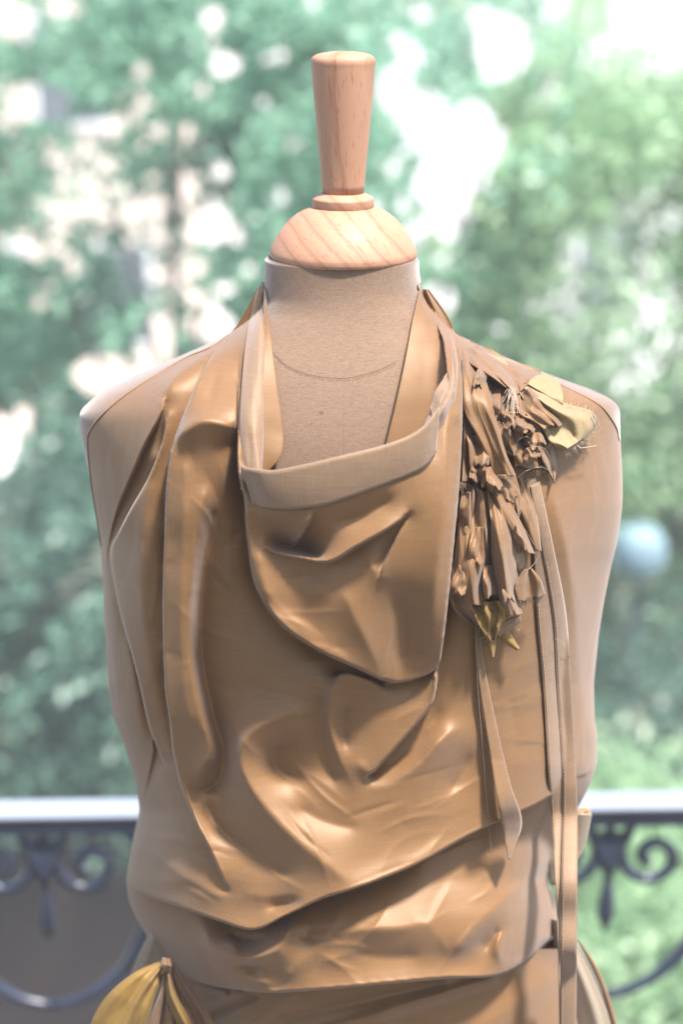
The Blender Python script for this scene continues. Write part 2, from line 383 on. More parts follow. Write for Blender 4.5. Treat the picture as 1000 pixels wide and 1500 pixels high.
line([(440, 870, 48), (500, 870, 48)], 1)
line([(500, 862, 48), (532, 930, 45), (563, 992, 35)])
line([(576, 850, 38), (590, 900, 31), (592, 950, 26), (582, 984, 26)], 2)
edge([(626, 436, 13, 5), (652, 475, 24, 5), (669, 525, 30, 5), (672, 600, 36, 5), (668, 700, 42, 5), (659, 800, 46, 6), (651, 880, 45, 8), (645, 930, 40, 10), (638, 979, 30, 14)], 6)
line([(640, 480, 30), (655, 560, 41), (652, 650, 48), (650, 740, 52), (640, 820, 53), (634, 880, 50), (630, 940, 40), (634, 972, 32)], 4)
# --- pocket at the foot of the cowl
edge([(638, 981, 30, 14), (629, 1028, 29, 12), (602, 1064, 29, 12), (570, 1100, 30, 14), (538, 1136, 30, 18)], 4)
edge([(556, 1004, 14, 24), (528, 994, 11, 29), (508, 989, 11, 31), (494, 990, 13, 31)], 4)
line([(508, 993, 31), (494, 998, 31), (486, 1012, 31), (482, 1040, 31), (485, 1075, 30), (498, 1115, 29), (515, 1150, 28), (532, 1177, 27)], 6)
line([(478, 994, 14), (471, 1025, 15), (470, 1070, 16), (480, 1120, 18), (500, 1164, 21)], 1.5)
line([(514, 1018, 21), (501, 1050, 18), (505, 1088, 19), (520, 1108, 22)], 2)
line([(521, 1104, 24), (528, 1120, 30), (538, 1137, 32)])
line([(600, 1010, 20), (575, 1050, 23)], .5)
line([(531, 1177, 27), (546, 1156, 27), (576, 1148, 27), (616, 1118, 27), (645, 1084, 26), (684, 1058, 18)])
line([(556, 1132, 16), (600, 1098, 12), (632, 1064, 10), (652, 1020, 10)], 1)
line([(700, 1088, 10), (676, 1130, 11), (646, 1175, 14)], 1)
soft([(690, 960, 6), (676, 1010, 9)]); soft([(700, 1000, 8), (712, 1100, 14), (720, 1160, 18)])
# --- the great sling folds
line([(455, 1040, 24), (392, 1058, 33), (362, 1078, 37), (350, 1106, 39), (357, 1136, 40), (386, 1180, 40), (440, 1235, 41), (517, 1297, 44)])
line([(450, 1085, 13), (405, 1100, 13), (408, 1130, 14), (460, 1150, 16)], 1.5)
line([(292, 1160, 13), (326, 1215, 15), (385, 1262, 22), (440, 1288, 30)], 1.5)
line([(420, 1175, 24), (480, 1205, 24), (540, 1215, 22)], .6)
line([(420, 1012, 19), (470, 1055, 23), (500, 1125, 24), (529, 1177, 26)], .6)
soft([(580, 1190, 18), (600, 1225, 24)]); soft([(680, 1175, 24)]*2)
# --- hem of the upper tier and the belly above it
edge([(186, 1298, 3, 9), (226, 1311, 2, 22), (262, 1323, 2, 29), (324, 1345, 3, 36), (372, 1357, 4, 40), (416, 1337, 4, 40), (470, 1312, 4, 43), (517, 1297, 4, 45), (600, 1265, 6, 38), (690, 1216, 9, 31), (745, 1191, 10, 26), (800, 1165, 11, 20), (832, 1148, 12, 13)], 6)
line([(205, 1225, 14), (240, 1262, 27), (290, 1295, 33), (345, 1325, 37)], .6)
line([(376, 1338, 27), (404, 1326, 26), (452, 1312, 32)], 2)
line([(340, 1306, 33), (400, 1312, 36), (470, 1302, 41)], 1)
# --- second tier
line([(298, 1352, 12), (303, 1374, 26), (315, 1396, 35), (342, 1406, 37), (374, 1403, 37), (406, 1389, 35), (422, 1362, 28), (430, 1342, 16)])
line([(318, 1360, 5), (345, 1374, 8), (372, 1378, 10), (398, 1360, 7)], 3)
line([(320, 1384, 22), (334, 1378, 26), (352, 1390, 26), (372, 1392, 22)])
line([(304, 1404, 28), (330, 1427, 33), (366, 1434, 35), (404, 1440, 36)]); line([(332, 1413, 22), (375, 1418, 20), (400, 1416, 20)], 3)
line([(404, 1440, 36), (430, 1420, 32), (460, 1392, 28), (490, 1352, 24), (514, 1308, 14)], 5)
soft([(440, 1360, 8), (470, 1335, 4)]); line([(440, 1385, 12), (458, 1352, 8)], 1)
line([(486, 1370, 26), (528, 1362, 30), (566, 1360, 31), (600, 1358, 31), (622, 1352, 31), (644, 1374, 31), (658, 1400, 33)])
line([(500, 1394, 19), (560, 1402, 18), (632, 1400, 19)], .5); soft([(480, 1425, 26), (600, 1420, 26)])
line([(658, 1400, 33), (690, 1366, 35), (720, 1335, 35), (758, 1302, 34), (788, 1270, 29), (802, 1240, 20)])
line([(690, 1402, 19), (720, 1376, 18), (745, 1346, 20)], 2)
line([(745, 1350, 30), (730, 1372, 34), (729, 1396, 37), (737, 1422, 33)]); line([(737, 1422, 33), (762, 1402, 34), (788, 1378, 33), (813, 1362, 28)])
line([(760, 1385, 24), (785, 1362, 22)], 1); line([(770, 1312, 32), (790, 1336, 30)], 1)
soft([(560, 1310, 10), (575, 1335, 16)]); soft([(650, 1265, 11), (645, 1330, 20)]); soft([(720, 1235, 11), (700, 1300, 20)])
line([(205, 1340, 8), (255, 1368, 17), (296, 1388, 25)], .6); soft([(200, 1322, 5), (262, 1340, 6), (290, 1348, 6)])
edge([(228, 1392, 1, 9), (255, 1414, 1, 18), (290, 1434, 1, 25), (340, 1444, 1, 29), (400, 1450, 1, 31), (500, 1443, 1, 30), (600, 1434, 1, 29), (660, 1429, 1, 30), (730, 1425, 1, 30), (780, 1396, 2, 27), (814, 1364, 3, 16)], 4)
# --- right side
line([(790, 640, 12), (806, 720, 20), (828, 800, 26), (842, 900, 27), (850, 1000, 22), (860, 1080, 12)], 1)
soft([(700, 640, 4), (700, 760, 4), (710, 900, 5)]); soft([(770, 760, 5), (790, 900, 8), (800, 1050, 10)]); soft([(745, 1000, 7), (760, 1120, 12)])
line([(889, 800, 5), (879, 860, 7), (870, 930, 8), (866, 1010, 7)], 5)
edge([(846, 1138, 9, 12), (858, 1133, 7, 12), (872, 1125, 4, 7)], 1)
line([(860, 640, 8), (850, 700, 10), (872, 760, 9)], .5)

def solve():
    lv = []
    V, W_, cx, cy = PINV, PINW, CXC, CYC
    def down(V, W_, cx, cy):
        h, w = (V.shape[0] // 2) * 2, (V.shape[1] // 2) * 2
        a = W_[:h, :w].reshape(h // 2, 2, w // 2, 2); v = V[:h, :w].reshape(h // 2, 2, w // 2, 2)
        s = a.sum((1, 3)); vv = (v * a).sum((1, 3)) / np.maximum(s, 1e-9)
        c = np.minimum(cx[:h, 0:w - 1][:, 1::2][:, :w // 2 - 1].reshape(h // 2, 2, -1).min(1), 1)
        d = np.minimum(cy[0:h - 1, :w][1::2][:h // 2 - 1].reshape(h // 2 - 1, w // 2, 2).min(2), 1)
        return vv, np.where(s > 0, np.maximum(a.max((1, 3)), 0), 0), c, d
    st = [(V, W_, cx, cy)]
    for _ in range(4): st.append(down(*st[-1]))
    H = None
    for k in range(4, -1, -1):
        V, W_, cx, cy = st[k]; w_ = W_ * (0.25 if W_.max() < 0 else 1.0)
        if H is None: H = np.full(V.shape, 15.0)
        else:
            H = np.repeat(np.repeat(H, 2, 0), 2, 1); H = np.pad(H, ((0, max(0, V.shape[0] - H.shape[0])), (0, max(0, V.shape[1] - H.shape[1]))), mode='edge')[:V.shape[0], :V.shape[1]]
        den = np.zeros(V.shape); den[:, 1:] += cx; den[:, :-1] += cx; den[1:] += cy; den[:-1] += cy
        den = den + w_ + 1e-6; wv = w_ * V
        for it in range(260 if k else 160):
            nm = wv.copy(); nm[:, 1:] += cx * H[:, :-1]; nm[:, :-1] += cx * H[:, 1:]; nm[1:] += cy * H[:-1]; nm[:-1] += cy * H[1:]
            H = H + 0.95 * (nm / den - H)
    den = np.zeros(V.shape); den[:, 1:] += CXC; den[:, :-1] += CXC; den[1:] += CYC; den[:-1] += CYC
    for it in range(SMOOTH):                     # round the creases without crossing the free edges
        nm = np.zeros_like(H); nm[:, 1:] += CXC * H[:, :-1]; nm[:, :-1] += CXC * H[:, 1:]; nm[1:] += CYC * H[:-1]; nm[:-1] += CYC * H[1:]
        H = H + 0.6 * (np.where(den > 0, nm / np.maximum(den, 1e-6), H) - H)
    return H
SMOOTH = 6

def blur(a, s):
    r = int(3 * s) + 1; k = np.exp(-0.5 * (np.arange(-r, r + 1) / s) ** 2); k /= k.sum()
    a = np.pad(a, r, mode='edge')
    a = sum(k[i] * a[i:i + a.shape[0] - 2 * r] for i in range(2 * r + 1))
    return sum(k[i] * a[:, i:i + a.shape[1] - 2 * r] for i in range(2 * r + 1))
HM = solve()
for sub, d, sg, hA, hB, endf in EDGES:            # draw each free edge as a smooth step through its own line
    sd = np.where(sg > 0, d, -d); q = np.clip(sd / 3.6 + 0.5 + np.where(hB > hA, -0.35, 0.35), 0, 1); st = q * q * (3 - 2 * q)
    k = np.clip((4.2 - d) / 1.6, 0, 1) * endf
    HM[sub] = HM[sub] * (1 - k) + (hA * st + hB * (1 - st)) * k
HM = HM * 1.22 - 5.0
def crease(pts, h, w):
    n = max(6, int(plen(pts) / 6)); s = spline(pts, n); sub, d, sg, a_, b_, pos = near(s, 3 * w)
    q = pos / (n - 1); HM[sub] += h * np.sin(math.pi * np.clip(q, 0, 1)) ** 1.2 * np.exp(-d / w) * np.where(sg > 0, 1, np.exp(-(d / w) ** 2 * 1.2))
rc = np.random.default_rng(21)
for (x0, x1, y0, y1, ang, spread, cnt, L0, L1, amp) in [
        (300, 500, 860, 1040, 18, 16, 9, 60, 150, 1.3), (300, 480, 1060, 1290, 48, 14, 12, 60, 150, 1.5), (520, 700, 1120, 1280, -28, 12, 10, 60, 150, 1.2),
        (190, 330, 1180, 1320, 22, 14, 10, 50, 120, 1.4), (230, 520, 1350, 1440, 8, 12, 12, 50, 120, 1.5), (500, 800, 1230, 1420, -32, 18, 16, 50, 140, 1.5),
        (690, 860, 960, 1150, -22, 14, 10, 60, 160, .9), (740, 880, 620, 940, 78, 10, 9, 70, 180, .9), (140, 235, 620, 1060, 100, 10, 10, 70, 170, 1.1),
        (250, 300, 640, 1120, 88, 5, 8, 70, 160, 1.0), (290, 360, 640, 860, 70, 25, 8, 40, 90, 1.6), (390, 540, 860, 960, 35, 20, 7, 40, 110, 1.1),
        (560, 640, 780, 970, 110, 10, 8, 50, 140, 1.2), (260, 345, 500, 620, 115, 10, 6, 50, 110, 1.0), (500, 620, 1010, 1120, -50, 20, 6, 40, 80, 1.0)]:
    for _ in range(cnt):
        x, y = rc.uniform(x0, x1), rc.uniform(y0, y1); a = math.radians(ang + rc.normal(0, spread)); L = rc.uniform(L0, L1) / 2; bend = rc.normal(0, .12) * L
        dx, dy = math.cos(a) * L, math.sin(a) * L
        crease([(x - dx, y - dy), (x - dy / L * bend, y + dx / L * bend), (x + dx, y + dy)], 0.8 * amp * rc.choice([-1, 1, 1]) * rc.uniform(.5, 1.2), rc.uniform(5, 12))
HM = blur(HM, 0.45); SHX = blur(SHX, 0.6); SHY = blur(SHY, 0.6)
HS = blur(HM, 7.0)
def sample(A, px, py):
    fx = np.clip((np.asarray(px, float) - GX[0]) / 2, 0, len(GX) - 1.001); fy = np.clip((np.asarray(py, float) - GY[0]) / 2, 0, len(GY) - 1.001)
    i = fx.astype(int); j = fy.astype(int); u = fx - i; v = fy - j
    return A[j, i] * (1 - u) * (1 - v) + A[j, i + 1] * u * (1 - v) + A[j + 1, i] * (1 - u) * v + A[j + 1, i + 1] * u * v
def edge_fade(px, py):
    l, r = SL(py), SR(py); u = np.abs((px - (l + r) / 2) / ((r - l) / 2)); return 1 - np.clip(u, 0, 1) ** 10
def frontY(px, py, off=5.0, soft=False):
    """y of the garment's front at a photo pixel, off in mm above the body"""
    h = sample(HS if soft else HM, px, py)
    return -base_depth(px, py) - (off + h) * 0.001 * edge_fade(px, py) 
def inside(poly, px, py):
    p = np.asarray(poly, float); c = np.zeros(px.shape, bool); j = len(p) - 1
    for i in range(len(p)):
        cond = ((p[i, 1] > py) != (p[j, 1] > py)) & (px < (p[j, 0] - p[i, 0]) * (py - p[i, 1]) / (p[j, 1] - p[i, 1] + 1e-12) + p[i, 0])
        c ^= cond; j = i
    return c

# ================================================================== DRESS FORM
form = thing('dress_form', 'linen covered dress form with pale turned beech neck cap and handle', 'dress form', (0, 0, 0))
def lathe(name, prof, mat, parent, seg=96, cx=502.5):
    V = []
    for (r, py) in prof:
        c = P(cx, py, 0.0); e = P(cx + r, py, 0.0); R = e[0] - c[0]
        a = np.arange(seg) * 2 * math.pi / seg
        V.append(np.stack([c[0] + R * np.cos(a), R * np.sin(a), np.full(seg, c[2])], -1))
    V = np.vstack(V); n = len(prof)
    Fs = [tuple(f)[::-1] for f in grid_faces(n, seg, True)]
    Fs += [tuple(range(seg))[::-1], tuple(range((n - 1) * seg, n * seg))][::-1]
    o = mesh_obj(name, V, Fs, mat, parent)
    bm = bmesh.new(); bm.from_mesh(o.data); bmesh.ops.recalc_face_normals(bm, faces=bm.faces); bm.to_mesh(o.data); bm.free()
    return o
def rp(pts, n): return [tuple(x) for x in spline(pts, n)]
# profiles: (half width px, side row px), from the top down
lathe('handle', [(1, 75), (18, 75.5), (32, 77.5)] + rp([(40, 80), (45.5, 84), (47.3, 90), (46.6, 98)], 10) + rp([(46.3, 104), (42.5, 150), (37.8, 200), (33, 250), (30.6, 280), (30.4, 283)], 14), M['wood_handle'], form)
lathe('neck_ring', [(10, 282.2)] + rp([(30, 282.4), (33, 283.5), (40, 287), (44, 289.5), (45, 291)], 10) + [(45, 292), (45, 302), (44.4, 303.3), (43, 304), (10, 304)], M['wood_dome'], form)
lathe('neck_cap', [(10, 303)] + rp([(44, 303), (56, 307), (70, 315), (84, 328), (95, 342), (103, 356), (107, 366)], 24) + rp([(107.2, 368), (107, 373), (105.5, 376.5), (103, 378)], 8) + [(10, 378)], M['wood_dome'], form)

# linen bust
rows = np.r_[np.linspace(377, 383, 7), np.linspace(385, 1000, 230)]
nu = 220
s_ = np.linspace(-math.pi / 2, math.pi / 2, nu)
V = []
for py in rows:
    l, r = SL(py), SR(py)
    if py > 640:
        k = min(1, (py - 640) / 160) * 6 ; l += k; r -= k
    c, a = (l + r) / 2, (r - l) / 2
    if py < 381: a -= (381 - py) ** 1.5 * 0.3
    sag = 15 * max(0, 1 - (py - 377) / 110) ** 1.5
    px = c + a * np.sin(s_)
    f = BD(py) * np.power(np.clip(1 - np.abs(np.sin(s_)) ** 2.3, 0, 1), 0.5)
    f = np.maximum(f - 0.018 * np.clip((py - 700) / 60, 0, 1), 0)
    V.append(P(px, py + sag * np.cos(s_), -f))
    q = P(px[::-1], py, 0.0); q[:, 1] = BD(py) * 0.8 * np.cos(s_)   # the back
    V.append(q[1:-1])
V = np.vstack(V); m_ = 2 * nu - 2
Fb = grid_faces(len(rows), m_, True)
Fl = [tuple(int(x) for x in f) for f in Fb] + [tuple(range(m_)), tuple(range((len(rows) - 1) * m_, len(rows) * m_))[::-1]]
bust = mesh_obj('linen_bust', V, Fl, M['linen'], form)
# whip-stitched neck seam and centre seam
M['stitch'] = simple('seam_thread', (0.07, 0.042, 0.028), 0.9)
seam = spline([(398, 515), (412, 529), (430, 541), (455, 549), (480, 553), (507, 554), (535, 548), (560, 540), (584, 528)], 60)
J = Join()
def bustpt(px, py, off): return P(px, py, -base_depth(np.asarray(px, float), np.asarray(py, float)) - off)
J.add(*tube(bustpt(seam[:, 0], seam[:, 1], -0.00006), 0.00020, 5))
for i in range(2, 58, 1):
    x, y = seam[i]; 
    J.add(*tube(bustpt(np.array([x - 1.2, x + 0.6]) + random.uniform(-.5, .5), np.array([y - 0.5, y + 4.6 + random.uniform(-1, 1)]), 0.00005), 0.00016, 4))
J.obj('neck_seam', M['stitch'], form)
J = Join()
cs = spline([(504, 548), (503.5, 600), (502, 690)], 30)
J.add(*tube(bustpt(cs[:, 0], cs[:, 1], -0.00008), 0.00022, 4)); J.obj('centre_seam', simple('linen_seam', (0.13, 0.08, 0.05), 0.9), form)
# stand: pole and foot below the frame
V, Fs = tube([(0, .01, 0.03), (0, .01, 0.6), (0, 0.01, 1.25)], 0.018, 20); mesh_obj('stand_pole', V, Fs, M['wood_handle'], form)
J = Join(); J.add(*tube([(0, .01, 0.0), (0, .01, 0.03)], 0.17, 40)); bevel(J.obj('stand_foot', M['wood_dome'], form, False), 0.006)

# ================================================================== DRAPED TOP
top = thing('draped_top', 'sleeveless bronze satin top with deep cowl neck on the dress form', 'top', (0, 0, 1.0))
HEM = [(180, 1392), (228, 1397), (255, 1419), (290, 1439), (340, 1449), (400, 1454), (500, 1447), (600, 1438), (660, 1433), (730, 1429), (780, 1400), (816, 1368), (860, 1360), (860, 1560), (150, 1560)]
OPEN = [(386, 405), (388, 500), (386, 560), (384, 640), (376, 694), (405, 698), (450, 692), (500, 682), (560, 668), (600, 654), (628, 634), (642, 612), (652, 590), (655, 555), (648, 500), (630, 455), (612, 420), (612, 400)]
def gl(py): return np.where(py < 791, GL(py), SL(py))
def gr(py): return np.where(py < 643, GR(py), SR(py))
rows = np.arange(414, 1470, 1.9); nu = 470
sx = np.linspace(-1, 1, nu); gs = 0.5 * np.sin(sx * math.pi / 2) + 0.5 * sx
PYg, Sg = np.meshgrid(rows, gs, indexing='ij')
l, r = gl(PYg), gr(PYg); PXg = (l + r) / 2 + (r - l) / 2 * Sg
Yg = frontY(PXg, PYg)
# small irregular crumples so the cloth is never mathematically smooth
ef = edge_fade(PXg, PYg)
V = P(PXg + sample(SHX, PXg, PYg) * ef, PYg + sample(SHY, PXg, PYg) * ef, Yg).reshape(-1, 3)
Fg = grid_faces(len(rows), nu)
cx_ = PXg.ravel()[Fg].mean(1); cy_ = PYg.ravel()[Fg].mean(1)
keep = ~inside(OPEN, cx_, cy_) & ~inside(HEM, cx_, cy_)
Fg = Fg[keep]
used = np.unique(Fg); remap = np.full(len(V), -1); remap[used] = np.arange(len(used))
front = mesh_obj('front_drape', V[used], remap[Fg][:, ::-1], M['satin'], top)
def binding(pts):
    q = spline(pts, 140); V, Fs = tube(P(q[:, 0], q[:, 1], frontY(q[:, 0], q[:, 1], 5.0)), 0.0008, 6)
    return mesh_obj('armhole_binding', V, Fs, M['satin'], top)
binding([(334, 491), (310, 509), (275, 523), (233, 547), (183, 580), (150, 608), (135, 626), (129, 642), (131, 680), (136, 720), (143, 763), (149, 800)])
binding([(688, 500), (724, 520), (781, 545), (816, 562), (856, 581), (880, 596), (892, 610), (902, 627), (906, 645)])
# back panel, closes the garment behind
rows_b = np.linspace(600, 1440, 90); nb = 60
th = np.linspace(0, math.pi, nb); Vb = []
for py in rows_b:
    l, r = SL(py) , SR(py)
    if py < 800: l += (800 - py) * 0.12; r -= (800 - py) * 0.05
    q = P((l + r) / 2 + (r - l) / 2 * np.cos(th), py, 0.0); q[:, 1] = BD(py) * 0.86 * np.sin(th) ** 0.8 + 0.004 * np.sin(th * 9 + py * .01) * np.sin(th)
    Vb.append(q)
mesh_obj('back_drape', np.vstack(Vb), grid_faces(len(rows_b), nb), M['satin'], top)

def sheet(name, L, R, lift=(6, 6), bulge=0.0, pleats=(), mat='satin', parent=top, nu=18, nv=40, soft=True, base=None, wob=0.0, liftR=None, thick=0.0005, flute=0.0, seed=0, tip=0.0):
    """a piece of cloth between a left and a right edge (photo px, same direction); lift in mm above the garment along its length;
    pleats = (u, height mm, width, drift)"""
    Ls = spline(L, nv); Rs = spline(R, nv); t = np.linspace(0, 1, nv)
    lf = np.interp(t, np.linspace(0, 1, len(lift)), lift); lr = lf if liftR is None else np.interp(t, np.linspace(0, 1, len(liftR)), liftR)
    u = np.linspace(0, 1, nu); U, T = np.meshgrid(u, t)
    X = Ls[:, :1] * (1 - u) + Rs[:, :1] * u; Y = Ls[:, 1:2] * (1 - u) + Rs[:, 1:2] * u
    if tip: 
        rg = np.random.default_rng(seed + 5); jag = np.interp(u, np.linspace(0, 1, 9), rg.uniform(-1, 1, 9)) * tip
        Y = Y + jag[None] * np.clip((T - 0.85) / 0.15, 0, 1)
    h = lf[:, None] * (1 - U) + lr[:, None] * U + bulge * np.sin(math.pi * U) ** 0.8
    for p in pleats:
        u0, hh, ww = p[:3]; dr = p[3] if len(p) > 3 else 0.0
        h = h + hh * np.exp(-((U - (u0 + dr * T)) / ww) ** 2)
    if flute: h = h + flute * np.sin(U * 2 * math.pi * 1.5 + seed + T * 3)
    if wob:
        rg = np.random.default_rng(seed)
        wpx = np.linalg.norm(Ls[:, :2] - Rs[:, :2], axis=1).mean(); lpx = np.abs(np.diff(Ls[:, 1])).sum() + np.abs(np.diff(Ls[:, 0])).sum()
        for q in range(4):
            p_ = rg.uniform(20, 50) if q < 3 else rg.uniform(10, 16); fu = wpx / p_; ft = lpx / (rg.uniform(220, 600) if q < 2 else rg.uniform(140, 320)) * rg.choice([-1, 1]); c = rg.uniform(0, 1)
            warp = 0.12 * np.sin(T * rg.uniform(3, 8) + c * 9)
            tri = np.abs(((U * fu + T * ft + c + warp) % 1) * 2 - 1) * 2 - 1
            h = h + wob * 1.4 * tri * (p_ / 26)
    if base is None: y0 = frontY(X, Y, 5, soft)
    else: y0 = base(X, Y)
    V = P(X, Y, y0 - h * 0.001)
    o = mesh_obj(name, V.reshape(-1, 3), grid_faces(nv, nu)[:, ::-1], M[mat], parent)
    m = o.modifiers.new('s', 'SOLIDIFY'); m.thickness = thick; m.offset = -1
    o['_e'] = 0; del o['_e']
    return o, (X, Y, y0 - h * 0.001)

# collar band across the front of the cowl
bt = [(353, 683), (362, 687), (380, 690), (405, 691), (450, 682), (500, 670), (560, 655), (600, 640), (625, 622), (643, 598)]
bb = [(370, 737), (374, 738), (385, 742), (405, 745), (440, 745), (482, 738), (540, 718), (600, 695), (625, 681), (638, 662)]
nv = 90; A_ = spline(bt, nv); B_ = spline(bb, nv)
vs = np.linspace(0, 1, 14)
X = B_[:, :1] * (1 - vs) + A_[:, :1] * vs; Y = B_[:, 1:2] * (1 - vs) + A_[:, 1:2] * vs
t = np.linspace(0, 1, nv)[:, None]
ybot = frontY(B_[:, 0], B_[:, 1])[:, None]
# the band stands up and slightly outward from the body, its lower edge lying on the cowl
tuck = np.clip(1 - t / 0.05, 0, 1)
Yd = ybot - 0.0025 - 0.001 * np.sin(math.pi * vs)[None] - vs[None] * (0.002 * np.sin(math.pi * t))
topY = Yd[:, -1]; 
# roll the top edge over and down inside
extra = []
for k, (dy, dd) in enumerate([(-1.6, .0008), (-2.2, .002), (-1.4, .0035), (4, .006), (16, .011), (34, .016)]):
    extra.append(P(A_[:, 0], A_[:, 1] + dy, topY + dd))
Vb = P(X, Y, Yd); Vb = np.concatenate([Vb, np.stack(extra, 1)], 1)
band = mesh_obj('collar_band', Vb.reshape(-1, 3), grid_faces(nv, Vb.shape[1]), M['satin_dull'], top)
m = band.modifiers.new('s', 'SOLIDIFY'); m.thickness = 0.0006; m.offset = 0

# left rolled edge of the collar
def neckbase(X, Y): return -base_depth(X, Y) - 0.006
def lbase(X, Y): return frontY(np.clip(X, 366, 378), Y, 5, True)
def rbase(X, Y): return frontY(np.clip(X, 650, 658), Y, 5, True)
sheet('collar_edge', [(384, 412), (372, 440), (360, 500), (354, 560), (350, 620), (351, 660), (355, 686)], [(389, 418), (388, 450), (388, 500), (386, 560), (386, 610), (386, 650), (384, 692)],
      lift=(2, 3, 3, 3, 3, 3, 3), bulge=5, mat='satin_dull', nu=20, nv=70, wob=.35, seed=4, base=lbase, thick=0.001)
sheet('collar_lining', [(386, 420), (386, 500), (385, 560), (384, 620), (384, 694)], [(388, 424), (397, 500), (405, 560), (415, 655), (388, 696)], lift=(2, 4, 7, 9, 12), liftR=(0.5, 1, 1.5, 2, 10), mat='satin', base=neckbase)
# right inner face of the collar and its rolled, notched edge
sheet('collar_lining', [(615, 424), (604, 470), (590, 540), (577, 600), (562, 662)], [(626, 424), (658, 470), (678, 530), (676, 590), (640, 640)], lift=(0.5, 1, 2, 3, 5), liftR=(4, 8, 10, 14, 18), mat='satin',
      nu=40, nv=60, base=neckbase, pleats=((.75, 5, .16, .0), (.45, 2, .25, .1), (.95, -4, .1)), thick=0.0008)
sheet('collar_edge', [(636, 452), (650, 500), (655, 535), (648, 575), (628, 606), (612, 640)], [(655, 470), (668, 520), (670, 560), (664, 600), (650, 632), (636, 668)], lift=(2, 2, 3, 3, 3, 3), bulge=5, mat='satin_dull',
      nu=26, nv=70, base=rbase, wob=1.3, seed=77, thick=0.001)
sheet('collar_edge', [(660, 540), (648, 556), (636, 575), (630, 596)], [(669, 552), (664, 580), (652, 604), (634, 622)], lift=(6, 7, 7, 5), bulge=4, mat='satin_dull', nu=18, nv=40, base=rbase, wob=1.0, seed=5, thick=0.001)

# ---- hanging tapes with stitched edges
TL1 = [(768, 700), (778, 770), (786, 900), (795, 1000), (803, 1130), (814, 1314), (818, 1420), (820, 1560)]
TR1 = [(785, 700), (800, 800), (811, 900), (817, 1000), (823, 1084), (823, 1314), (823, 1420), (824, 1560)]
TL2 = [(776, 712), (790, 790), (809, 900), (815, 1000), (823, 1130), (822, 1250), (820, 1400), (819, 1560)]
TR2 = [(790, 705), (810, 800), (829, 900), (837, 1020), (845, 1176), (845, 1300), (844, 1420), (843, 1560)]
def bodybase(X, Y): return frontY(np.clip(X, SL(Y) + 30, SR(Y) - 45), Y, 5, True)
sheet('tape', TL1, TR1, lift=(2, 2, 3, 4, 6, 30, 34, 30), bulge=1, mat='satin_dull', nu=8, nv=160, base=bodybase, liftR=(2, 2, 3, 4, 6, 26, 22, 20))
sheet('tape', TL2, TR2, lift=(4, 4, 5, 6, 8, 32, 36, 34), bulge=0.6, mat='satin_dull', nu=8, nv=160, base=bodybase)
def stitches(line, off, length=3.2, gap=2.0, base=bodybase, parent=top, name='stitching', y0=0, y1=3000):
    s = spline(line, 400); L = np.r_[0, np.cumsum(np.linalg.norm(np.diff(s, axis=0), axis=1))]
    J = Join(); d = 0
    lf = lambda q: np.interp(q / L[-1], np.linspace(0, 1, len(off)), off)
    while d + length < L[-1]:
        a = [np.interp([d, d + length / 2, d + length], L, s[:, c]) for c in (0, 1)]
        if y0 < a[1][0] < y1:
            J.add(*tube(P(a[0], a[1], base(a[0], a[1]) - (lf(d) + np.array([0.3, 0.9, 0.3])) * 0.001), 0.0003, 4, False))
        d += length + gap
    return J.obj(name, M['thread_dark'], parent)
M['thread_dark'] = satin('tan_thread', (0.33, 0.2, 0.1), 0.6, 0.3, 0.2)
stitches([(x + 3, y) for x, y in TL1], (2.5, 2.5, 3.5, 4.5, 6.5, 30.5, 34, 30), y0=860, y1=1240)
stitches([(x + 3.5, y) for x, y in TL2], (4.5, 4.5, 5.5, 6.5, 8.5, 32.5, 36.5, 34), y0=820)

# ---- torn hanging strip
sheet('torn_strip', [(694, 915), (696, 960), (702, 1010), (713, 1080), (726, 1160), (735, 1213), (744, 1258)], [(701, 915), (707, 960), (716, 1010), (731, 1080), (748, 1150), (764, 1204), (747, 1260)],
      lift=(5, 5, 7, 9, 12, 20, 26, 28), bulge=0.8, mat='strip', nu=10, nv=120, pleats=((.15, .6, .1),), soft=True)

# ---- the gathered corsage of torn strips at the left breast of the garment
def rollx(y): return np.interp(y, [500, 600, 700, 800, 880, 940], [674, 679, 676, 667, 657, 650])
def S(name, L, R, lift, mat='strip', **k):
    if name == 'torn_strip' and len(L) == len(R):
        Lp = np.array(L, float); Rp = np.array(R, float); c = (Lp + Rp) / 2; g = np.array([1.28, 1.0])
        L = [(max(v[0], rollx(v[1])), v[1]) for v in c + (Lp - c) * g]; R = [tuple(v) for v in c + (Rp - c) * g]
    k.setdefault('base', lambda X, Y: frontY(np.maximum(X, rollx(Y) + 22), Y, 5, True))
    return sheet(name, L, R, lift=lift, mat=mat, **k)[0]
n_ = 'torn_strip'
S('gold_lining', [(708, 517), (730, 523), (752, 530), (784, 543)], [(712, 522), (728, 533), (742, 537), (770, 544)], (3, 3, 3, 2), 'gold_pale', wob=0.76)
S(n_, [(690, 505), (712, 520), (735, 536), (760, 560)], [(712, 510), (745, 528), (784, 543), (778, 562)], (3, 4, 6, 6), 'satin', bulge=4, wob=0.95, seed=3)
S(n_, [(728, 536), (745, 552), (757, 580)], [(784, 544), (778, 556), (768, 566)], (9, 9, 7), bulge=3, seed=4, wob=0.95)
S('gold_lining', [(772, 563), (776, 556), (783, 551), (796, 547)], [(824, 593), (824, 580), (820, 565), (811, 552)], (10, 14, 17, 18), 'gold_pale', bulge=2, wob=0.95, liftR=(10, 16, 20, 20))
S('gold_lining', [(760, 574), (778, 600), (792, 625), (806, 648), (824, 661)], [(774, 563), (826, 590), (866, 602), (872, 622), (858, 641)], (10, 14, 18, 20, 24), 'gold_pale', bulge=3, wob=1.9, seed=2, nu=30, nv=40, liftR=(10, 14, 18, 22, 26))
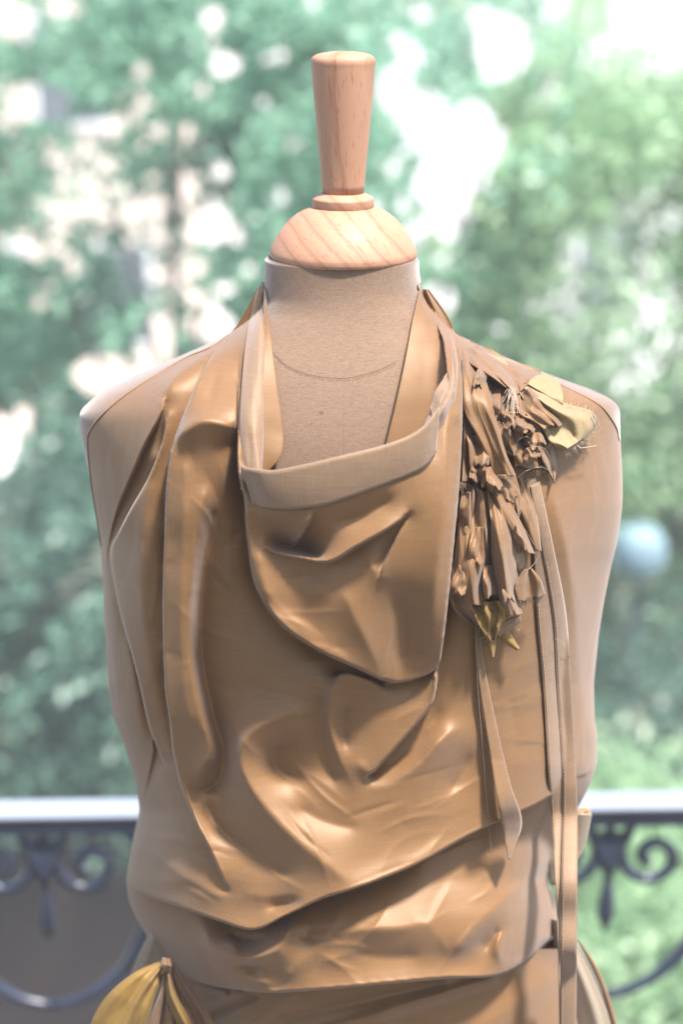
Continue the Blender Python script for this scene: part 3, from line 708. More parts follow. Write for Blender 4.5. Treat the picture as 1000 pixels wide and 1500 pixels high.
S(n_, [(758, 580), (764, 604), (782, 615), (800, 626)], [(773, 567), (795, 590), (812, 610), (820, 622)], (14, 18, 22, 24), bulge=4, wob=1.5, seed=5, tip=4)
S(n_, [(758, 600), (758, 625), (762, 645), (775, 655)], [(780, 612), (800, 626), (802, 650), (790, 672)], (8, 10, 10, 8), bulge=4, wob=2.3, seed=6)
S(n_, [(766, 640), (785, 655), (798, 680), (809, 704)], [(796, 632), (806, 655), (813, 682), (811, 706)], (7, 9, 10, 10), bulge=2, wob=1.5, seed=7, tip=3)
S(n_, [(725, 602), (735, 625), (748, 650), (753, 668)], [(757, 578), (760, 610), (760, 640), (758, 668)], (9, 9, 9, 9), bulge=2, seed=8, wob=1.5)
S(n_, [(754, 652), (756, 670), (760, 682)], [(772, 642), (790, 662), (802, 688)], (10, 9, 8), bulge=3, wob=1.5, seed=9, tip=3)
S(n_, [(704, 545), (715, 575), (724, 602)], [(742, 560), (735, 582), (726, 603)], (8, 9, 10), bulge=2, wob=1.5, seed=10)
S(n_, [(727, 617), (728, 640), (738, 660), (750, 668)], [(738, 618), (746, 632), (752, 650), (753, 668)], (14, 14, 13, 12), bulge=5, seed=11, wob=1.1)
S(n_, [(668, 590), (667, 640), (667, 690), (668, 706)], [(682, 600), (686, 640), (692, 690), (694, 708)], (6, 7, 8, 8), bulge=2, seed=12, wob=1.5, tip=3)
S(n_, [(682, 610), (688, 650), (692, 690), (700, 720)], [(705, 620), (712, 660), (716, 690), (716, 712)], (6, 8, 8, 8), bulge=2, seed=13, wob=2.3)
S(n_, [(674, 512), (672, 560), (684, 602), (705, 645), (718, 672), (727, 694)], [(690, 516), (704, 548), (716, 590), (727, 628), (738, 664), (752, 698)], (10, 14, 16, 17, 17, 15), bulge=5, seed=14, wob=1.1, nu=30, nv=60, tip=3,
)
S(n_, [(676, 508), (690, 530), (712, 545), (726, 555), (740, 566)], [(692, 508), (716, 522), (732, 538), (744, 552), (754, 570)], (14, 18, 22, 24, 22), 'pale_strip' if 'pale_strip' in M else 'strip', bulge=4, wob=1.9, seed=15)
S(n_, [(684, 640), (690, 662), (693, 682)], [(700, 636), (714, 655), (712, 680)], (11, 13, 14), bulge=2, seed=16, wob=1.6, tip=4)
# ragged scraps that fill the cluster
for q, (x, y, wd, hh, lf, a) in enumerate([(706, 548, 16, 34, 13, 20), (722, 590, 18, 40, 12, 12), (742, 610, 16, 34, 15, -10), (764, 622, 22, 30, 18, -30), (783, 640, 20, 30, 17, -20), (774, 668, 24, 22, 14, -50),
        (700, 690, 20, 30, 12, 5), (722, 700, 18, 34, 13, -12), (742, 715, 16, 40, 12, -18), (680, 745, 16, 50, 14, 6), (698, 800, 18, 56, 22, 3), (716, 850, 16, 44, 19, -4), (674, 850, 18, 44, 21, 14), (744, 862, 16, 34, 22, -8), (757, 790, 14, 40, 17, -14)]):
    c_, s2 = math.cos(math.radians(a)), math.sin(math.radians(a))
    def rt(u, v): return (x + u * c_ - v * s2, y + u * s2 + v * c_)
    S(n_, [rt(-wd * .3, -hh / 2), rt(-wd * .5, 0), rt(-wd * .45, hh / 2)], [rt(wd * .3, -hh / 2), rt(wd * .45, 0), rt(wd * .5, hh / 2)], (lf - 2, lf + 3, lf + 5), 'strip', bulge=3, seed=100 + q, wob=1.9, tip=6, nu=20, nv=26)
# lower bundle
S(n_, [(670, 705), (666, 760), (662, 830), (652, 872), (672, 898), (696, 920)], [(694, 716), (690, 760), (692, 830), (688, 875), (696, 895), (700, 915)], (4, 8, 12, 16, 15, 10), bulge=4, seed=20, wob=1.5, nu=30, nv=60)
S(n_, [(691, 716), (682, 770), (674, 830), (686, 885)], [(704, 718), (708, 780), (706, 840), (708, 888)], (8, 14, 19, 18), bulge=5, seed=21, wob=1.5, nu=24, nv=50)
S(n_, [(703, 722), (704, 780), (704, 840), (712, 892)], [(718, 716), (724, 780), (728, 850), (738, 892)], (6, 10, 12, 14), bulge=2, seed=22, wob=1.9, nu=26, nv=50, tip=4)
S(n_, [(713, 708), (721, 760), (724, 815), (731, 866), (742, 906)], [(722, 714), (744, 762), (753, 810), (755, 866), (762, 900)], (10, 17, 21, 21, 18), bulge=6, seed=23, wob=1.3, nu=30, nv=60)
S(n_, [(742, 755), (748, 790), (752, 820), (756, 842)], [(752, 765), (760, 795), (766, 820), (767, 834)], (10, 13, 15, 16), bulge=3, seed=24, wob=0.95, tip=3)
S(n_, [(719, 706), (732, 742), (745, 772), (768, 810)], [(728, 706), (745, 736), (762, 768), (781, 811)], (10, 14, 17, 18), bulge=4, seed=25, wob=0.95)
S(n_, [(733, 695), (744, 725), (757, 754)], [(752, 695), (760, 728), (759, 756)], (9, 11, 12), bulge=2, seed=26, wob=0.76)
S(n_, [(752, 698), (760, 750), (772, 806)], [(764, 698), (782, 750), (790, 808)], (7, 7, 7), bulge=2, seed=27, wob=1.1)
S(n_, [(768, 834), (758, 856), (762, 880)], [(778, 833), (788, 850), (794, 872)], (15, 18, 18), bulge=6, seed=28, wob=1.3, tip=4)
S('gold_lining', [(690, 884), (697, 905), (708, 928), (714, 942)], [(742, 878), (742, 900), (736, 918), (730, 934)], (16, 19, 18, 14), 'gold', bulge=3, seed=29, wob=2.8)
S(n_, [(762, 897), (748, 905), (728, 918), (707, 940)], [(762, 910), (755, 916), (740, 926), (708, 941)], (20, 19, 16, 12), bulge=2, seed=30)
S('gold_lining', [(709, 935), (714, 948), (719, 962)], [(727, 930), (726, 948), (723, 963)], (9, 12, 13), 'gold', bulge=3, seed=31)
S('gold_lining', [(727, 930), (742, 944), (756, 953)], [(743, 918), (752, 935), (761, 949)], (9, 12, 14), 'gold', bulge=3, seed=32)

# frayed edges and loose threads
def fringe(line, n, dirv, ln, mat, lift, sp=0.5, name='frayed_edge', r=0.00011, curl=2.6):
    n = int(n * 1.6)
    s = spline(line, n); J = Join()
    for i in range(n):
        a = s[i] + RNG.uniform(-1, 1, 2); d = np.array(dirv, float) + RNG.uniform(-sp, sp, 2); q = ln * RNG.uniform(.15, 1.25) ** 1.3
        c = RNG.uniform(-curl, curl, 2)
        pts = np.array([a, a + d * q * .5 + c * .5, a + d * q + c])
        J.add(*tube(P(pts[:, 0], pts[:, 1], frontY(pts[:, 0], pts[:, 1], 5, True) - (lift + RNG.uniform(-1.5, 1.5)) * 0.001), r, 3, False))
    o = J.obj(name, M[mat], top); o['kind'] = 'stuff'; return o
fringe([(866, 603), (873, 622), (858, 641), (824, 661)], 150, (.5, .8), 7, 'thread', 24)
fringe([(826, 592), (846, 598), (866, 603)], 30, (.2, -.9), 6, 'thread', 19)
fringe([(798, 626), (808, 622), (820, 622)], 50, (.2, .8), 6, 'fray', 24)
fringe([(728, 694), (740, 698), (752, 699)], 26, (0, 1), 5, 'thread', 15)
fringe([(668, 706), (680, 708), (696, 711)], 90, (.1, .9), 10, 'fray', 8)
fringe([(756, 682), (775, 686), (800, 688)], 60, (0, .9), 7, 'fray', 8)
fringe([(696, 888), (715, 886), (740, 892)], 110, (0, 1), 9, 'fray', 20)
fringe([(762, 880), (778, 878), (794, 872)], 90, (0, .9), 8, 'fray', 18)
fringe([(716, 1030), (731, 1080), (748, 1150), (764, 1204)], 150, (.9, .1), 4, 'fray', 4)
fringe([(700, 1000), (713, 1080), (726, 1160), (736, 1215)], 90, (-.8, .1), 3.5, 'fray', 4)
fringe([(700, 550), (712, 580), (722, 610)], 60, (.7, .2), 5, 'thread', 14)
fringe([(746, 566), (754, 570)], 26, (0, 1), 34, 'thread', 24, sp=.25, curl=7, r=.00022)
def thread(pts, lift, mat='thread', r=0.00016):
    s = spline(pts, 60); lf = np.interp(np.linspace(0, 1, 60), np.linspace(0, 1, len(lift)), lift)
    V, Fs = tube(P(s[:, 0], s[:, 1], frontY(s[:, 0], s[:, 1], 5, True) - lf * 0.001), r, 5)
    return mesh_obj('loose_thread', V, Fs, M[mat], top)
thread([(740, 600), (746, 604), (756, 598), (760, 604), (748, 604)], (24, 22, 24))
thread([(752, 650), (762, 642), (772, 640), (780, 646), (784, 654)], (14, 20, 24, 20, 16))
thread([(764, 668), (770, 658), (782, 654), (796, 657), (805, 672), (806, 686)], (12, 20, 26, 26, 18, 12))
thread([(752, 698), (757, 720), (762, 745), (758, 762)], (14, 12, 12, 14))
thread([(764, 705), (774, 740), (782, 780)], (8, 9, 8))
thread([(768, 775), (780, 795), (790, 810), (780, 828), (770, 836)], (12, 14, 14, 16))
thread([(697, 925), (699, 1000), (706, 1090), (714, 1190), (721, 1260)], (8, 6, 5, 6, 9), r=0.00013)
thread([(812, 935), (824, 942), (834, 960), (842, 985)], (10, 12, 10, 8), r=0.00014)
thread([(754, 905), (755, 920), (760, 922), (761, 905)], (14, 16, 16, 18))
thread([(700, 938), (712, 932), (724, 935)], (14, 16, 14), r=0.00015)
thread([(842, 650), (850, 656), (866, 654), (872, 653)], (24, 26, 26, 26), r=0.0004)
thread([(840, 672), (846, 678)], (3, 6))
thread([(757, 700), (770, 690), (790, 684), (802, 688)], (12, 20, 20, 12))

# ---- loop tab at the waist
def ybase(X, Y): return np.zeros_like(X) - 0.035
sheet('loop_tab', [(842, 1192), (840, 1220), (832, 1260), (828, 1290)], [(866, 1193), (862, 1215), (856, 1240), (844, 1262)], lift=(4, 2, 0, 0), bulge=2, mat='pale', base=ybase, thick=0.0012)
sheet('gold_lining', [(840, 1190), (848, 1184)], [(864, 1194), (861, 1184)], lift=(0, -4), mat='gold', base=ybase, nu=8, nv=8)
sheet('loop_tab', [(862, 1183), (866, 1194), (863, 1202)], [(858, 1183), (862, 1194), (858, 1206)], lift=(0, 3, 2), mat='pale', base=ybase, nu=6, nv=10, thick=0.0012)
sheet('loop_tab', [(800, 1225), (802, 1260), (806, 1296)], [(830, 1210), (832, 1260), (828, 1300)], lift=(-20, -20, -20), mat='pale', base=ybase, nu=8, nv=12)

# ================================================================== SKIRT with the gold bow
skirt = thing('skirt', 'bronze wrap skirt with pale side panels below the gathered hem, tied with a gold bow', 'skirt', (0, 0, 0.9))
def skbase(X, Y): return -base_depth(X, Y) - 0.001
yy = np.arange(1390, 1780, 3.0); xs = np.linspace(0, 1, 230); 
Yk, Uk = np.meshgrid(yy, xs, indexing='ij'); lk = SL(Yk) + 2; rk = SR(Yk) - 1
ex = np.clip((Yk - 1440) / 340, 0, 1); lk = lk - 60 * ex; rk = rk + 20 * ex + 27
Xk = (lk + rk) / 2 + (rk - lk) / 2 * np.sin((Uk - .5) * math.pi)
hk = np.zeros_like(Xk)
for (x0, y0, x1, y1, h, wd) in [(720, 1436, 470, 1512, 6, 10), (640, 1440, 420, 1490, -4, 9), (350, 1456, 296, 1484, 6, 7), (372, 1458, 310, 1492, -6, 7), (430, 1456, 330, 1530, 4, 12), (800, 1440, 640, 1560, 3, 18), (560, 1500, 420, 1600, 5, 20), (760, 1430, 790, 1600, 3, 15), (290, 1446, 330, 1455, 5, 4)]:
    dx, dy = x1 - x0, y1 - y0; tt = np.clip(((Xk - x0) * dx + (Yk - y0) * dy) / (dx * dx + dy * dy), 0, 1)
    d = np.hypot(Xk - x0 - tt * dx, Yk - y0 - tt * dy); hk += h * np.exp(-(d / wd) ** 2)
dk = BD(Yk) * np.abs(np.cos((Uk - .5) * math.pi)) ** .95
Vk = P(Xk, Yk, -dk + 0.001 - hk * 0.001)
Vback = P(Xk, Yk, 0.0); Vback[..., 1] = dk * .9
mesh_obj('skirt_front', Vk.reshape(-1, 3), grid_faces(*Xk.shape)[:, ::-1], M['satin'], skirt)
mesh_obj('skirt_back', Vback.reshape(-1, 3), grid_faces(*Xk.shape), M['satin'], skirt)
def zb(X, Y): return np.zeros_like(X) - 0.03
sheet('side_panel', [(222, 1362), (206, 1392), (190, 1432), (170, 1500), (150, 1600)], [(250, 1400), (262, 1430), (270, 1450), (275, 1500), (280, 1600)], lift=(2, 4, 6, 8, 10), bulge=3, mat='pale', base=zb, parent=skirt, pleats=((.2, 1.5, .1),))
sheet('side_panel', [(806, 1345), (812, 1400), (826, 1450), (840, 1510), (850, 1620)], [(822, 1352), (850, 1390), (880, 1450), (900, 1505), (925, 1620)], lift=(4, 4, 4, 4, 4), bulge=8, mat='pale', base=zb, parent=skirt, nu=30, pleats=((.62, 4, .16), (.9, 3, .1)))
if 0: sheet('side_panel', [(788, 1300), (800, 1330), (812, 1365)], [(806, 1298), (822, 1340), (826, 1375)], lift=(20, 18, 14), bulge=7, mat='satin', base=zb, parent=skirt, nu=20, pleats=((.5, 2, .2),))
sheet('side_panel', [(845, 1378), (862, 1410), (880, 1450), (898, 1510)], [(847, 1376), (872, 1412), (892, 1460), (906, 1510)], lift=(8, 8, 8, 8), bulge=3, mat='satin', base=zb, parent=skirt)
def bwb(X, Y): return np.full_like(X, -0.095)
sheet('bow_loop', [(242, 1405), (200, 1423), (165, 1450), (140, 1484), (118, 1540)], [(244, 1412), (236, 1440), (226, 1470), (218, 1500), (205, 1550)], lift=(0, 14, 20, 22, 20), bulge=6, mat='gold', base=bwb, parent=skirt, nu=26, nv=50, wob=.6, pleats=((.6, 4, .1), (.75, -3, .1)), seed=41)
for k, (a, b_, m_) in enumerate([(214, 240, 'strip'), (236, 262, 'strip'), (262, 292, 'strip'), (288, 318, 'strip')]):
    sheet('bow_tail', [(240 + k * 2, 1408), (238 + k * 6, 1440), (a, 1510), (a - 8, 1570)], [(246 + k * 3, 1408), (247 + k * 10, 1440), (b_, 1510), (b_ + 4, 1570)], lift=(2, 10, 14 - k * 2, 14), bulge=4, mat=m_, base=bwb, parent=skirt, nu=26, nv=40, wob=.8, seed=50 + k,
          pleats=((0.2, 2.4, 0.09), (0.6, 2.4, 0.09),))
sheet('bow_tail', [(243, 1428), (243, 1455), (250, 1480), (268, 1520)], [(250, 1425), (258, 1455), (272, 1480), (296, 1520)], lift=(12, 20, 20, 18), bulge=4, mat='gold', base=bwb, parent=skirt, nu=20, nv=30, wob=.6, seed=60, pleats=((.5, 3, .12),))
sheet('bow_knot', [(238, 1402), (236, 1412), (240, 1424)], [(250, 1404), (252, 1414), (250, 1426)], lift=(12, 16, 12), bulge=5, mat='strip', base=bwb, parent=skirt, pleats=((.5, -3, .15),))

# ================================================================== BALCONY
slab = Join(); slab.add(*box(-2.2, 2.2, -3.0, 1.05, -0.22, 0.0)); o = slab.obj('balcony_floor', simple('grey_concrete', (0.09, 0.075, 0.06), 0.8, bump=.4), None, False); o['kind'] = 'structure'
M['iron'] = simple('blue_black_painted_iron', (0.018, 0.024, 0.042), 0.32, 0.0, 0.6, 0.3, 14)
M['rail'] = simple('handrail_painted_sky_gleam', (0.27, 0.30, 0.35), 0.36, 0.2, 0.6, 0.08, 6)  # pale colour stands in for sky reflected along the rail top
RY = 0.85
p_l = P(60, 1188, RY - .012); p_r = P(910, 1172, RY + .012)
slope = (p_r[2] - p_l[2]) / (p_r[0] - p_l[0]); zr = p_l[2] - slope * p_l[0]
rail = thing('balcony_railing', 'dark wrought iron balcony railing with scrolls under a flat handrail with sky reflection in its pale colour', 'railing', (0, RY, 0))
YAW = math.atan2(0.022, .75)
def R3(x, z, y=0.0):   # railing coordinates -> world: x along, z below the handrail, y across
    return (x * math.cos(YAW) - y * math.sin(YAW), RY + x * math.sin(YAW) + y * math.cos(YAW), zr + z)
def rbox(x0, x1, z0, z1, y0, y1):
    V, Fs = box(x0, x1, y0, y1, z0, z1); return [R3(v[0], v[2], v[1]) for v in V], Fs
J = Join(); J.add(*rbox(-2.1, 2.1, -0.004, 0.004, -0.024, 0.024)); bevel(J.obj('handrail', M['rail'], rail, False), 0.003)
J = Join(); J.add(*rbox(-2.1, 2.1, -0.030, -0.006, -0.018, 0.018)); J.obj('under_rail', M['iron'], rail, False)
J = Join(); J.add(*rbox(-2.1, 2.1, -zr + 0.09, -zr + 0.11, -0.012, 0.012)); J.obj('bottom_rail', M['iron'], rail, False)
def rtube(pts, r, name='scroll', flat=1.0, seg=8):
    s = spline(pts, max(24, len(pts) * 3)); n = len(s)
    rr = r if np.isscalar(r) else np.interp(np.linspace(0, 1, n), np.linspace(0, 1, len(r)), r)
    V, Fs = tube(np.array([R3(a, b) for a, b in s]), rr, seg)
    return mesh_obj(name, V, Fs, M['iron'], rail)
PXM = 2400 / 2.26   # photo px per metre at the railing
period = 425 / PXM; x_first = p_l[0]
for k in range(-3, 5):
    cx = x_first + k * period
    if cx < -2 or cx > 2: continue
    z0 = -0.03
    Jm = Join()
    for dx in (-1, 0, 1):       # palmette of three leaves
        s = spline([(cx + dx * .034, z0), (cx + dx * .020, z0 - .03), (cx + dx * .006, z0 - .055), (cx, z0 - .075)], 14)
        Jm.add(*tube(np.array([R3(a, b) for a, b in s]), np.interp(np.linspace(0, 1, 14), [0, .4, 1], [.006, .010, .013]), 8))
    Jm.obj('palmette', M['iron'], rail)
    rtube([(cx, z0 - .07), (cx, z0 - .11), (cx, z0 - .145), (cx, z0 - .165), (cx, z0 - .18)], [.008, .006, .011, .013, .003], 'drop_finial')
    for sgn in (-1, 1):
        # C scroll curling inwards: from palmette down, out and up into a spiral
        sc = []
        ox, oz = cx + sgn * .062, z0 - .058
        for q in np.linspace(0, 1, 26):
            a = math.pi * (1.02 + 2.35 * q * 1.0); rad = .043 * (1 - .80 * q)
            sc.append((ox + sgn * rad * math.cos(a), oz + rad * math.sin(a)))
        sc = [(cx + sgn * .010, z0 - .02)] + sc
        rtube(sc, [.006] + [.0085] * 8 + [.009, .010])
        # long arc towards the next motif
        rtube([(cx + sgn * .105, z0 + .004), (cx + sgn * .135, z0 - .03), (cx + sgn * .150, z0 - .09), (cx + sgn * .140, z0 - .16), (cx + sgn * .105, z0 - .23), (cx + sgn * .05, z0 - .275), (cx, z0 - .29)], [.006, .010, .010, .012, .010, .008, .007], 'arc')
        sc = []
        for q in np.linspace(0, 1, 22):
            a = math.pi * (0.5 + 2.0 * q); rad = .03 * (1 - .75 * q)
            sc.append((cx + sgn * (.17 + rad * math.cos(a)), z0 - .30 + rad * math.sin(a)))
        rtube(sc, [.008, .007, .009], 'scroll')
    J = Join(); V, Fs = rbox(cx + period / 2 - .008, cx + period / 2 + .008, -zr + .1, -.03, -.008, .008); J.add(V, Fs); J.obj('baluster', M['iron'], rail, False)

# ================================================================== GARDEN
GZ = -5.5
HAZE = 0.007
def sheetplane(name, x0, x1, y0, y1, z, mat, nx=2, ny=2):
    X, Y = np.meshgrid(np.linspace(x0, x1, nx), np.linspace(y0, y1, ny)); V = np.stack([X, Y, np.full_like(X, z)], -1).reshape(-1, 3)
    o = mesh_obj(name, V, grid_faces(ny, nx), mat, None, False); o['kind'] = 'structure'; return o
sheetplane('ground', -130, 130, -20, 230, GZ, simple('leafy_soil', (0.10, 0.11, 0.075), 0.9, noise=.4, nscale=1.5))
sheetplane('courtyard', -120, 120, 21, 220, GZ + .01, simple('pale_gravel', (0.72, 0.71, 0.69), 0.9, noise=.1, nscale=.6))
M['leaf_teal'] = leafmat('leaf_blue_green', (0.09, 0.24, 0.15), (0.38, 0.62, 0.46), .5)
M['leaf_bright'] = leafmat('leaf_fresh_green', (0.22, 0.40, 0.21), (0.48, 0.62, 0.40), .5)
M['leaf_dark'] = leafmat('leaf_deep_green', (0.05, 0.12, 0.09), (0.16, 0.30, 0.22), .4)
M['bark'] = simple('grey_brown_bark', (0.17, 0.15, 0.13), 0.9, noise=.3, bump=.5)

def clump(c):
    v = np.zeros(len(c))
    for k, (f, g, h, p) in enumerate([(2.1, 1.3, 2.4, .3), (3.7, 2.2, -3.1, 1.9), (-5.2, 2.9, 4.6, 4.4), (6.9, -3.3, 7.7, 2.2), (-9.3, 4.2, 8.1, 5.2)]):
        v += np.sin(c[:, 0] * f + c[:, 1] * g * .5 + c[:, 2] * h + p)
    return v
def leaves(centres, per, rad, size, name, mat, parent, seed, kind=None, gaps=0):
    rg = np.random.default_rng(seed); n = len(centres) * per
    c = np.repeat(centres, per, 0) + rg.normal(0, 1, (n, 3)) * rad
    nrm = rg.normal(0, 1, (n, 3)) + [0, -.3, .8]; nrm /= np.linalg.norm(nrm, axis=1, keepdims=True)
    a = np.cross(nrm, rg.normal(0, 1, (n, 3))); a /= np.linalg.norm(a, axis=1, keepdims=True); b = np.cross(nrm, a)
    s = size * rg.uniform(.6, 1.3, (n, 1))
    if gaps:
        px, py = proj(c); ns = clump(c)
        ok = ~in_any(px, py, GAPS) & (ns > gaps - 1.55); c, a, b, nrm, s = c[ok], a[ok], b[ok], nrm[ok], s[ok]; n = len(c)
    V = np.stack([c - a * s, c + b * s * .45 + nrm * s * .12, c + a * s, c - b * s * .45 + nrm * s * .12], 1).reshape(-1, 3)
    o = mesh_obj(name, V, np.arange(n * 4).reshape(-1, 4), M[mat], parent, False)
    if kind: o['kind'] = kind
    return o
def _unused(): pass
def in_any(px, py, lst):
    m = np.zeros(px.shape, bool)
    for (x, y, rx, ry) in lst: m |= ((px - x) / rx) ** 2 + ((py - y) / ry) ** 2 < 1
    return m
def proj(c):
    d = c - CAM; z = d[:, 1] * CT - d[:, 2] * ST; up = d[:, 1] * ST + d[:, 2] * CT
    return 500 + FPX * d[:, 0] / z, 750 - FPX * up / z
GAPS = [(312, 28, 22, 24), (330, 95, 26, 24), (296, 132, 14, 16), (410, 60, 10, 10), (60, 150, 50, 30), (140, 185, 40, 22), (310, 330, 34, 28), (50, 365, 44, 12), (110, 310, 30, 14), (290, 435, 18, 14), (310, 478, 36, 26),
        (230, 520, 34, 60), (150, 550, 45, 30), (325, 420, 14, 12), (20, 30, 40, 30), (90, 10, 30, 16), (385, 152, 12, 12), (480, 110, 14, 14), (575, 130, 30, 30), (620, 175, 40, 40), (650, 240, 34, 50), (692, 200, 38, 56),
        (600, 80, 22, 22), (680, 262, 34, 36), (625, 270, 24, 24), (660, 330, 30, 26), (675, 290, 20, 60), (635, 325, 18, 14), (655, 380, 22, 12), (640, 440, 30, 24), (735, 70, 40, 50), (570, 245, 14, 14), (590, 300, 10, 16)]
_g = np.random.default_rng(99)
for _ in range(70):
    gx, gy = (_g.uniform(0, 460), _g.uniform(0, 560)) if _g.random() < .6 else (_g.uniform(540, 740), _g.uniform(20, 500)); gr_ = _g.uniform(6, 15)
    GAPS.append((gx, gy, gr_, gr_ * _g.uniform(.8, 1.2)))
def crown(centre, r, n, seed, gaps=True, gapk=1.0):
    rg = np.random.default_rng(seed); d = rg.normal(0, 1, (n * 4, 3)); d /= np.linalg.norm(d, axis=1, keepdims=True)
    c = np.array(centre) + d * np.array(r) * rg.uniform(.25, 1, (n * 4, 1)) ** (1 / 2.2)
    c += .12 * np.array(r) * np.sin(c * 3.1 + seed)
    if gaps:
        px, py = proj(c); c = c[~in_any(px, py, [(x, y, a * gapk, b * gapk) for x, y, a, b in GAPS])]
    return c[:n]
def tree(label, base, cr_c, cr_r, n, per, lsize, mat, seed, crad=.16, gaps=True, group='garden trees beyond the balcony', name='garden_tree'):
    t = thing(name, label, 'tree', base, group)
    c = crown(cr_c, cr_r, n, seed, gaps)
    leaves(c, per, crad, lsize, 'crown', mat, t, seed, None, gaps)
    J = Join(); b = np.array(base, float); cc = np.array(cr_c, float)
    rg = np.random.default_rng(seed)
    J.add(*tube(spline([tuple(b), tuple(b * .6 + cc * .4 + [.15, 0, 0]), tuple(cc)], 12), np.linspace(.09, .03, 12), 8))
    J.obj('trunk', M['bark'], t)
    for k in range(7):
        e = cc + rg.normal(0, 1, 3) * np.array(cr_r) * .5; s0 = b * rg.uniform(.2, .5) ; s0 = b + (cc - b) * rg.uniform(.45, .95)
        V, Fs = tube(spline([tuple(s0), tuple((s0 + e) / 2 + [0, 0, .15]), tuple(e)], 10), np.linspace(.028, .010, 10), 6); mesh_obj('branch', V, Fs, M['bark'], t)
    return t
def at(px, py, Y): return P(px, py, Y)
def ground_under(px, py, Y): p = at(px, py, Y); return (p[0], p[1], GZ)
tree('broad blue green tree filling the upper left behind the dress form', ground_under(205, 700, 9.0), at(250, 230, 9.0), (2.1, 1.6, 1.7), 2000, 26, .055, 'leaf_teal', 11, gaps=.55)
tree('tall blue green tree directly behind the wooden handle', ground_under(560, 700, 10.5), at(560, 180, 10.5), (1.3, 1.3, 2.1), 700, 24, .055, 'leaf_teal', 12, gaps=1.3)
tree('bright light green tree on the right of the dress form', ground_under(880, 900, 9.5), at(865, 500, 9.5), (1.45, 1.3, 2.2), 1800, 26, .055, 'leaf_bright', 13, gaps=.25)
tree('pale airy young tree standing far behind the handle and the shoulder', ground_under(740, 900, 13.0), at(745, 170, 13.0), (1.15, .9, 1.7), 420, 20, .05, 'leaf_bright', 15, gaps=.5)
tree('dark green tree low on the left beside the shoulder', ground_under(60, 1000, 8.0), at(60, 800, 8.0), (1.35, 1.1, 1.0), 620, 22, .05, 'leaf_dark', 14)
for k, (px, py, Y, r, mat, lab, n) in enumerate([
        (40, 1080, 7.6, (1.2, .8, .7), 'leaf_dark', 'dark leafy bush above the left end of the handrail', 420),
        (930, 1040, 8.5, (1.0, .8, .8), 'leaf_dark', 'dark green bush just above the right end of the handrail', 330),
        (930, 1330, 6.6, (.8, .7, .75), 'leaf_bright', 'fresh green bush seen through the scrolls at bottom right', 520),
        (170, 1010, 8.3, (.7, .7, .7), 'leaf_teal', 'blue green bush left of the waist', 220),
        (960, 1480, 5.8, (.6, .5, .5), 'leaf_bright', 'low yellow green bush at the bottom right corner', 260)]):
    c = at(px, py, Y); t = thing('garden_bush', lab, 'bush', (c[0], c[1], GZ), 'bushes in the garden below')
    leaves(crown(c, r, n, 30 + k, False), 24, .13, .045, 'foliage', mat, t, 30 + k)
    V, Fs = tube([(c[0], c[1], GZ), (c[0] + .05, c[1], (c[2] + GZ) / 2), tuple(c)], [.06, .05, .03], 6); mesh_obj('stem', V, Fs, M['bark'], t)

# pale house across the courtyard
def house(name, label, x0, x1, y0, y1, z1, wallm, wins, roofm):
    h = thing(name, label, 'house', ((x0 + x1) / 2, (y0 + y1) / 2, GZ), 'houses behind the trees')
    J = Join(); J.add(*box(x0, x1, y0, y1, GZ, z1)); J.obj('wall', wallm, h, False)
    J = Join(); J.add(*box(x0 - .4, x1 + .4, y0 - .4, y1 + .4, z1 + .003, z1 + .35)); J.obj('roof', roofm, h, False)
    for (wx, wz) in wins:
        J = Join(); J.add(*box(wx - .6, wx + .6, y0 - .05, y0 - .004, wz, wz + 1.7)); f = J.obj('window', simple('white_window_paint', (.75, .75, .75), .5), h, False)
        J = Join(); J.add(*box(wx - .5, wx + .5, y0 - .06, y0 - .052, wz + .1, wz + 1.6)); J.obj('pane', M['glass'], f, False)
    return h
M['glass'] = simple('dark_window_glass', (0.10, 0.12, 0.14), 0.1, 0, .8)
M['render_white'] = simple('white_render', (0.80, 0.80, 0.79), .85, noise=.04, nscale=.7)
M['render_peach'] = simple('peach_render', (0.74, 0.61, 0.53), .85, noise=.1, nscale=.8)
M['roof'] = simple('grey_roof', (0.30, 0.30, 0.32), .8)
house('white_house', 'white rendered house shining between the two trees at upper right', -2.35, 11, 27, 34, 5.2, M['render_white'], [(.2, -3.8), (4.6, -3.8), (7.4, -3.8), (9.6, -3.8), (9.6, .2)], M['roof'])
house('peach_house', 'peach rendered house behind the upper left tree', -14, -2.4, 25, 32, 5.0, M['render_peach'], [(-4.2, -.4), (-6.4, -.4), (-3.6, -3.9), (-5.6, -3.9)], M['roof'])
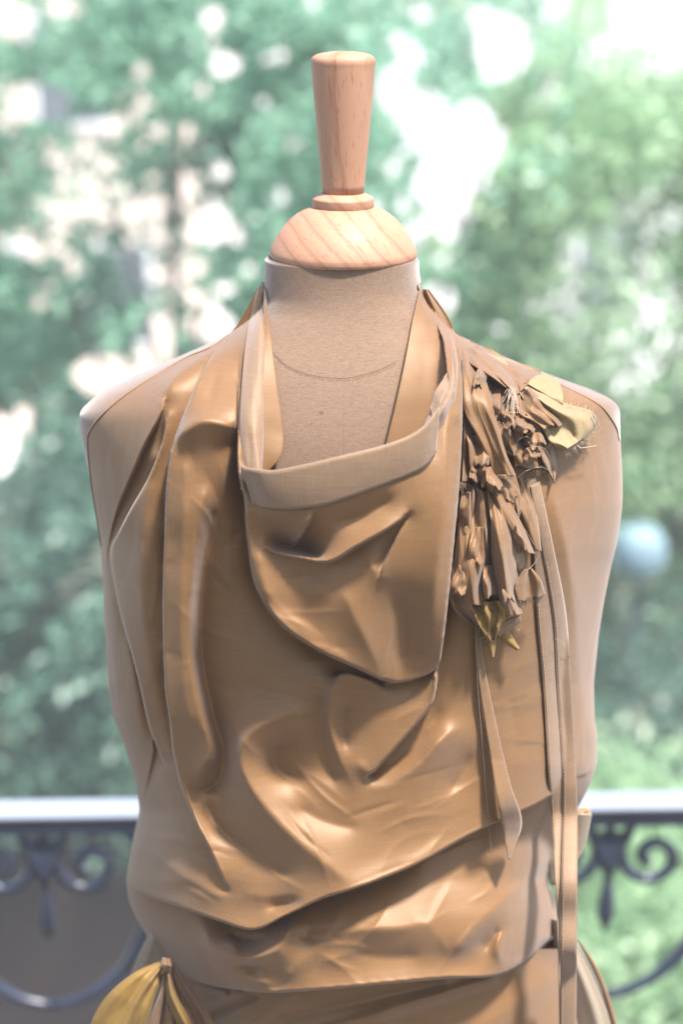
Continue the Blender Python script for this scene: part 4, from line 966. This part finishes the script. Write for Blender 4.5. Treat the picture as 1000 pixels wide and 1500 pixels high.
# brick outbuilding wall low on the left
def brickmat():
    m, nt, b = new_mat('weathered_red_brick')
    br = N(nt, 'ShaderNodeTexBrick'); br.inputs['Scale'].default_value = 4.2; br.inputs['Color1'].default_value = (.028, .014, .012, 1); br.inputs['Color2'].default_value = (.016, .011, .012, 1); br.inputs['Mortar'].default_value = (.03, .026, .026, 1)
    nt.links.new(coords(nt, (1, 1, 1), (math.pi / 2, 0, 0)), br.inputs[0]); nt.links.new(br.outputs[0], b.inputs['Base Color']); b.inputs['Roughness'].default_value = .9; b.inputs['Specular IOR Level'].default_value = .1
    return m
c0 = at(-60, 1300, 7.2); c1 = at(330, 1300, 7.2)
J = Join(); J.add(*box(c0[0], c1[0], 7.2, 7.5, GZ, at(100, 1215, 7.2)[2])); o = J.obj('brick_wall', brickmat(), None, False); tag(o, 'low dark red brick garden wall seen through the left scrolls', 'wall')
# pale blue domed ornament on a post
c = at(935, 808, 8.0)
ornament_t = thing('garden_ornament', 'round white and pale blue dome on a post in front of the right tree', 'ornament', (c[0], c[1], GZ))
prof = spline([(.001, .17), (.08, .155), (.14, .10), (.165, 0), (.15, -.09), (.10, -.14)], 20); a = np.arange(32) * 2 * math.pi / 32
V = np.vstack([np.stack([c[0] + r * np.cos(a), c[1] + r * np.sin(a), np.full(32, c[2] + z)], -1) for r, z in prof])
mesh_obj('dome', V, grid_faces(20, 32, True)[:, ::-1], simple('pale_blue_enamel', (.15, .23, .27), .6), ornament_t)
V, Fs = tube([(c[0], c[1], GZ), (c[0], c[1], c[2] - .1)], .012, 10); mesh_obj('post', V, Fs, M['iron'], ornament_t)

# ------------------------------------------------------------------ haze box, added to lift the garden tones like lens veiling
J = Join(); J.add(*box(-140, 140, -25, 240, GZ - 1, 8.0)); hz = J.obj('haze', None, None, False); hz['kind'] = 'stuff'
m = bpy.data.materials.new('haze_veil'); m.use_nodes = True; m.node_tree.nodes.clear()
o_ = m.node_tree.nodes.new('ShaderNodeOutputMaterial'); v_ = m.node_tree.nodes.new('ShaderNodeVolumePrincipled')
v_.inputs['Color'].default_value = (0.93, 0.97, 1, 1); v_.inputs['Density'].default_value = HAZE
m.node_tree.links.new(v_.outputs[0], o_.inputs['Volume']); hz.data.materials.append(m)
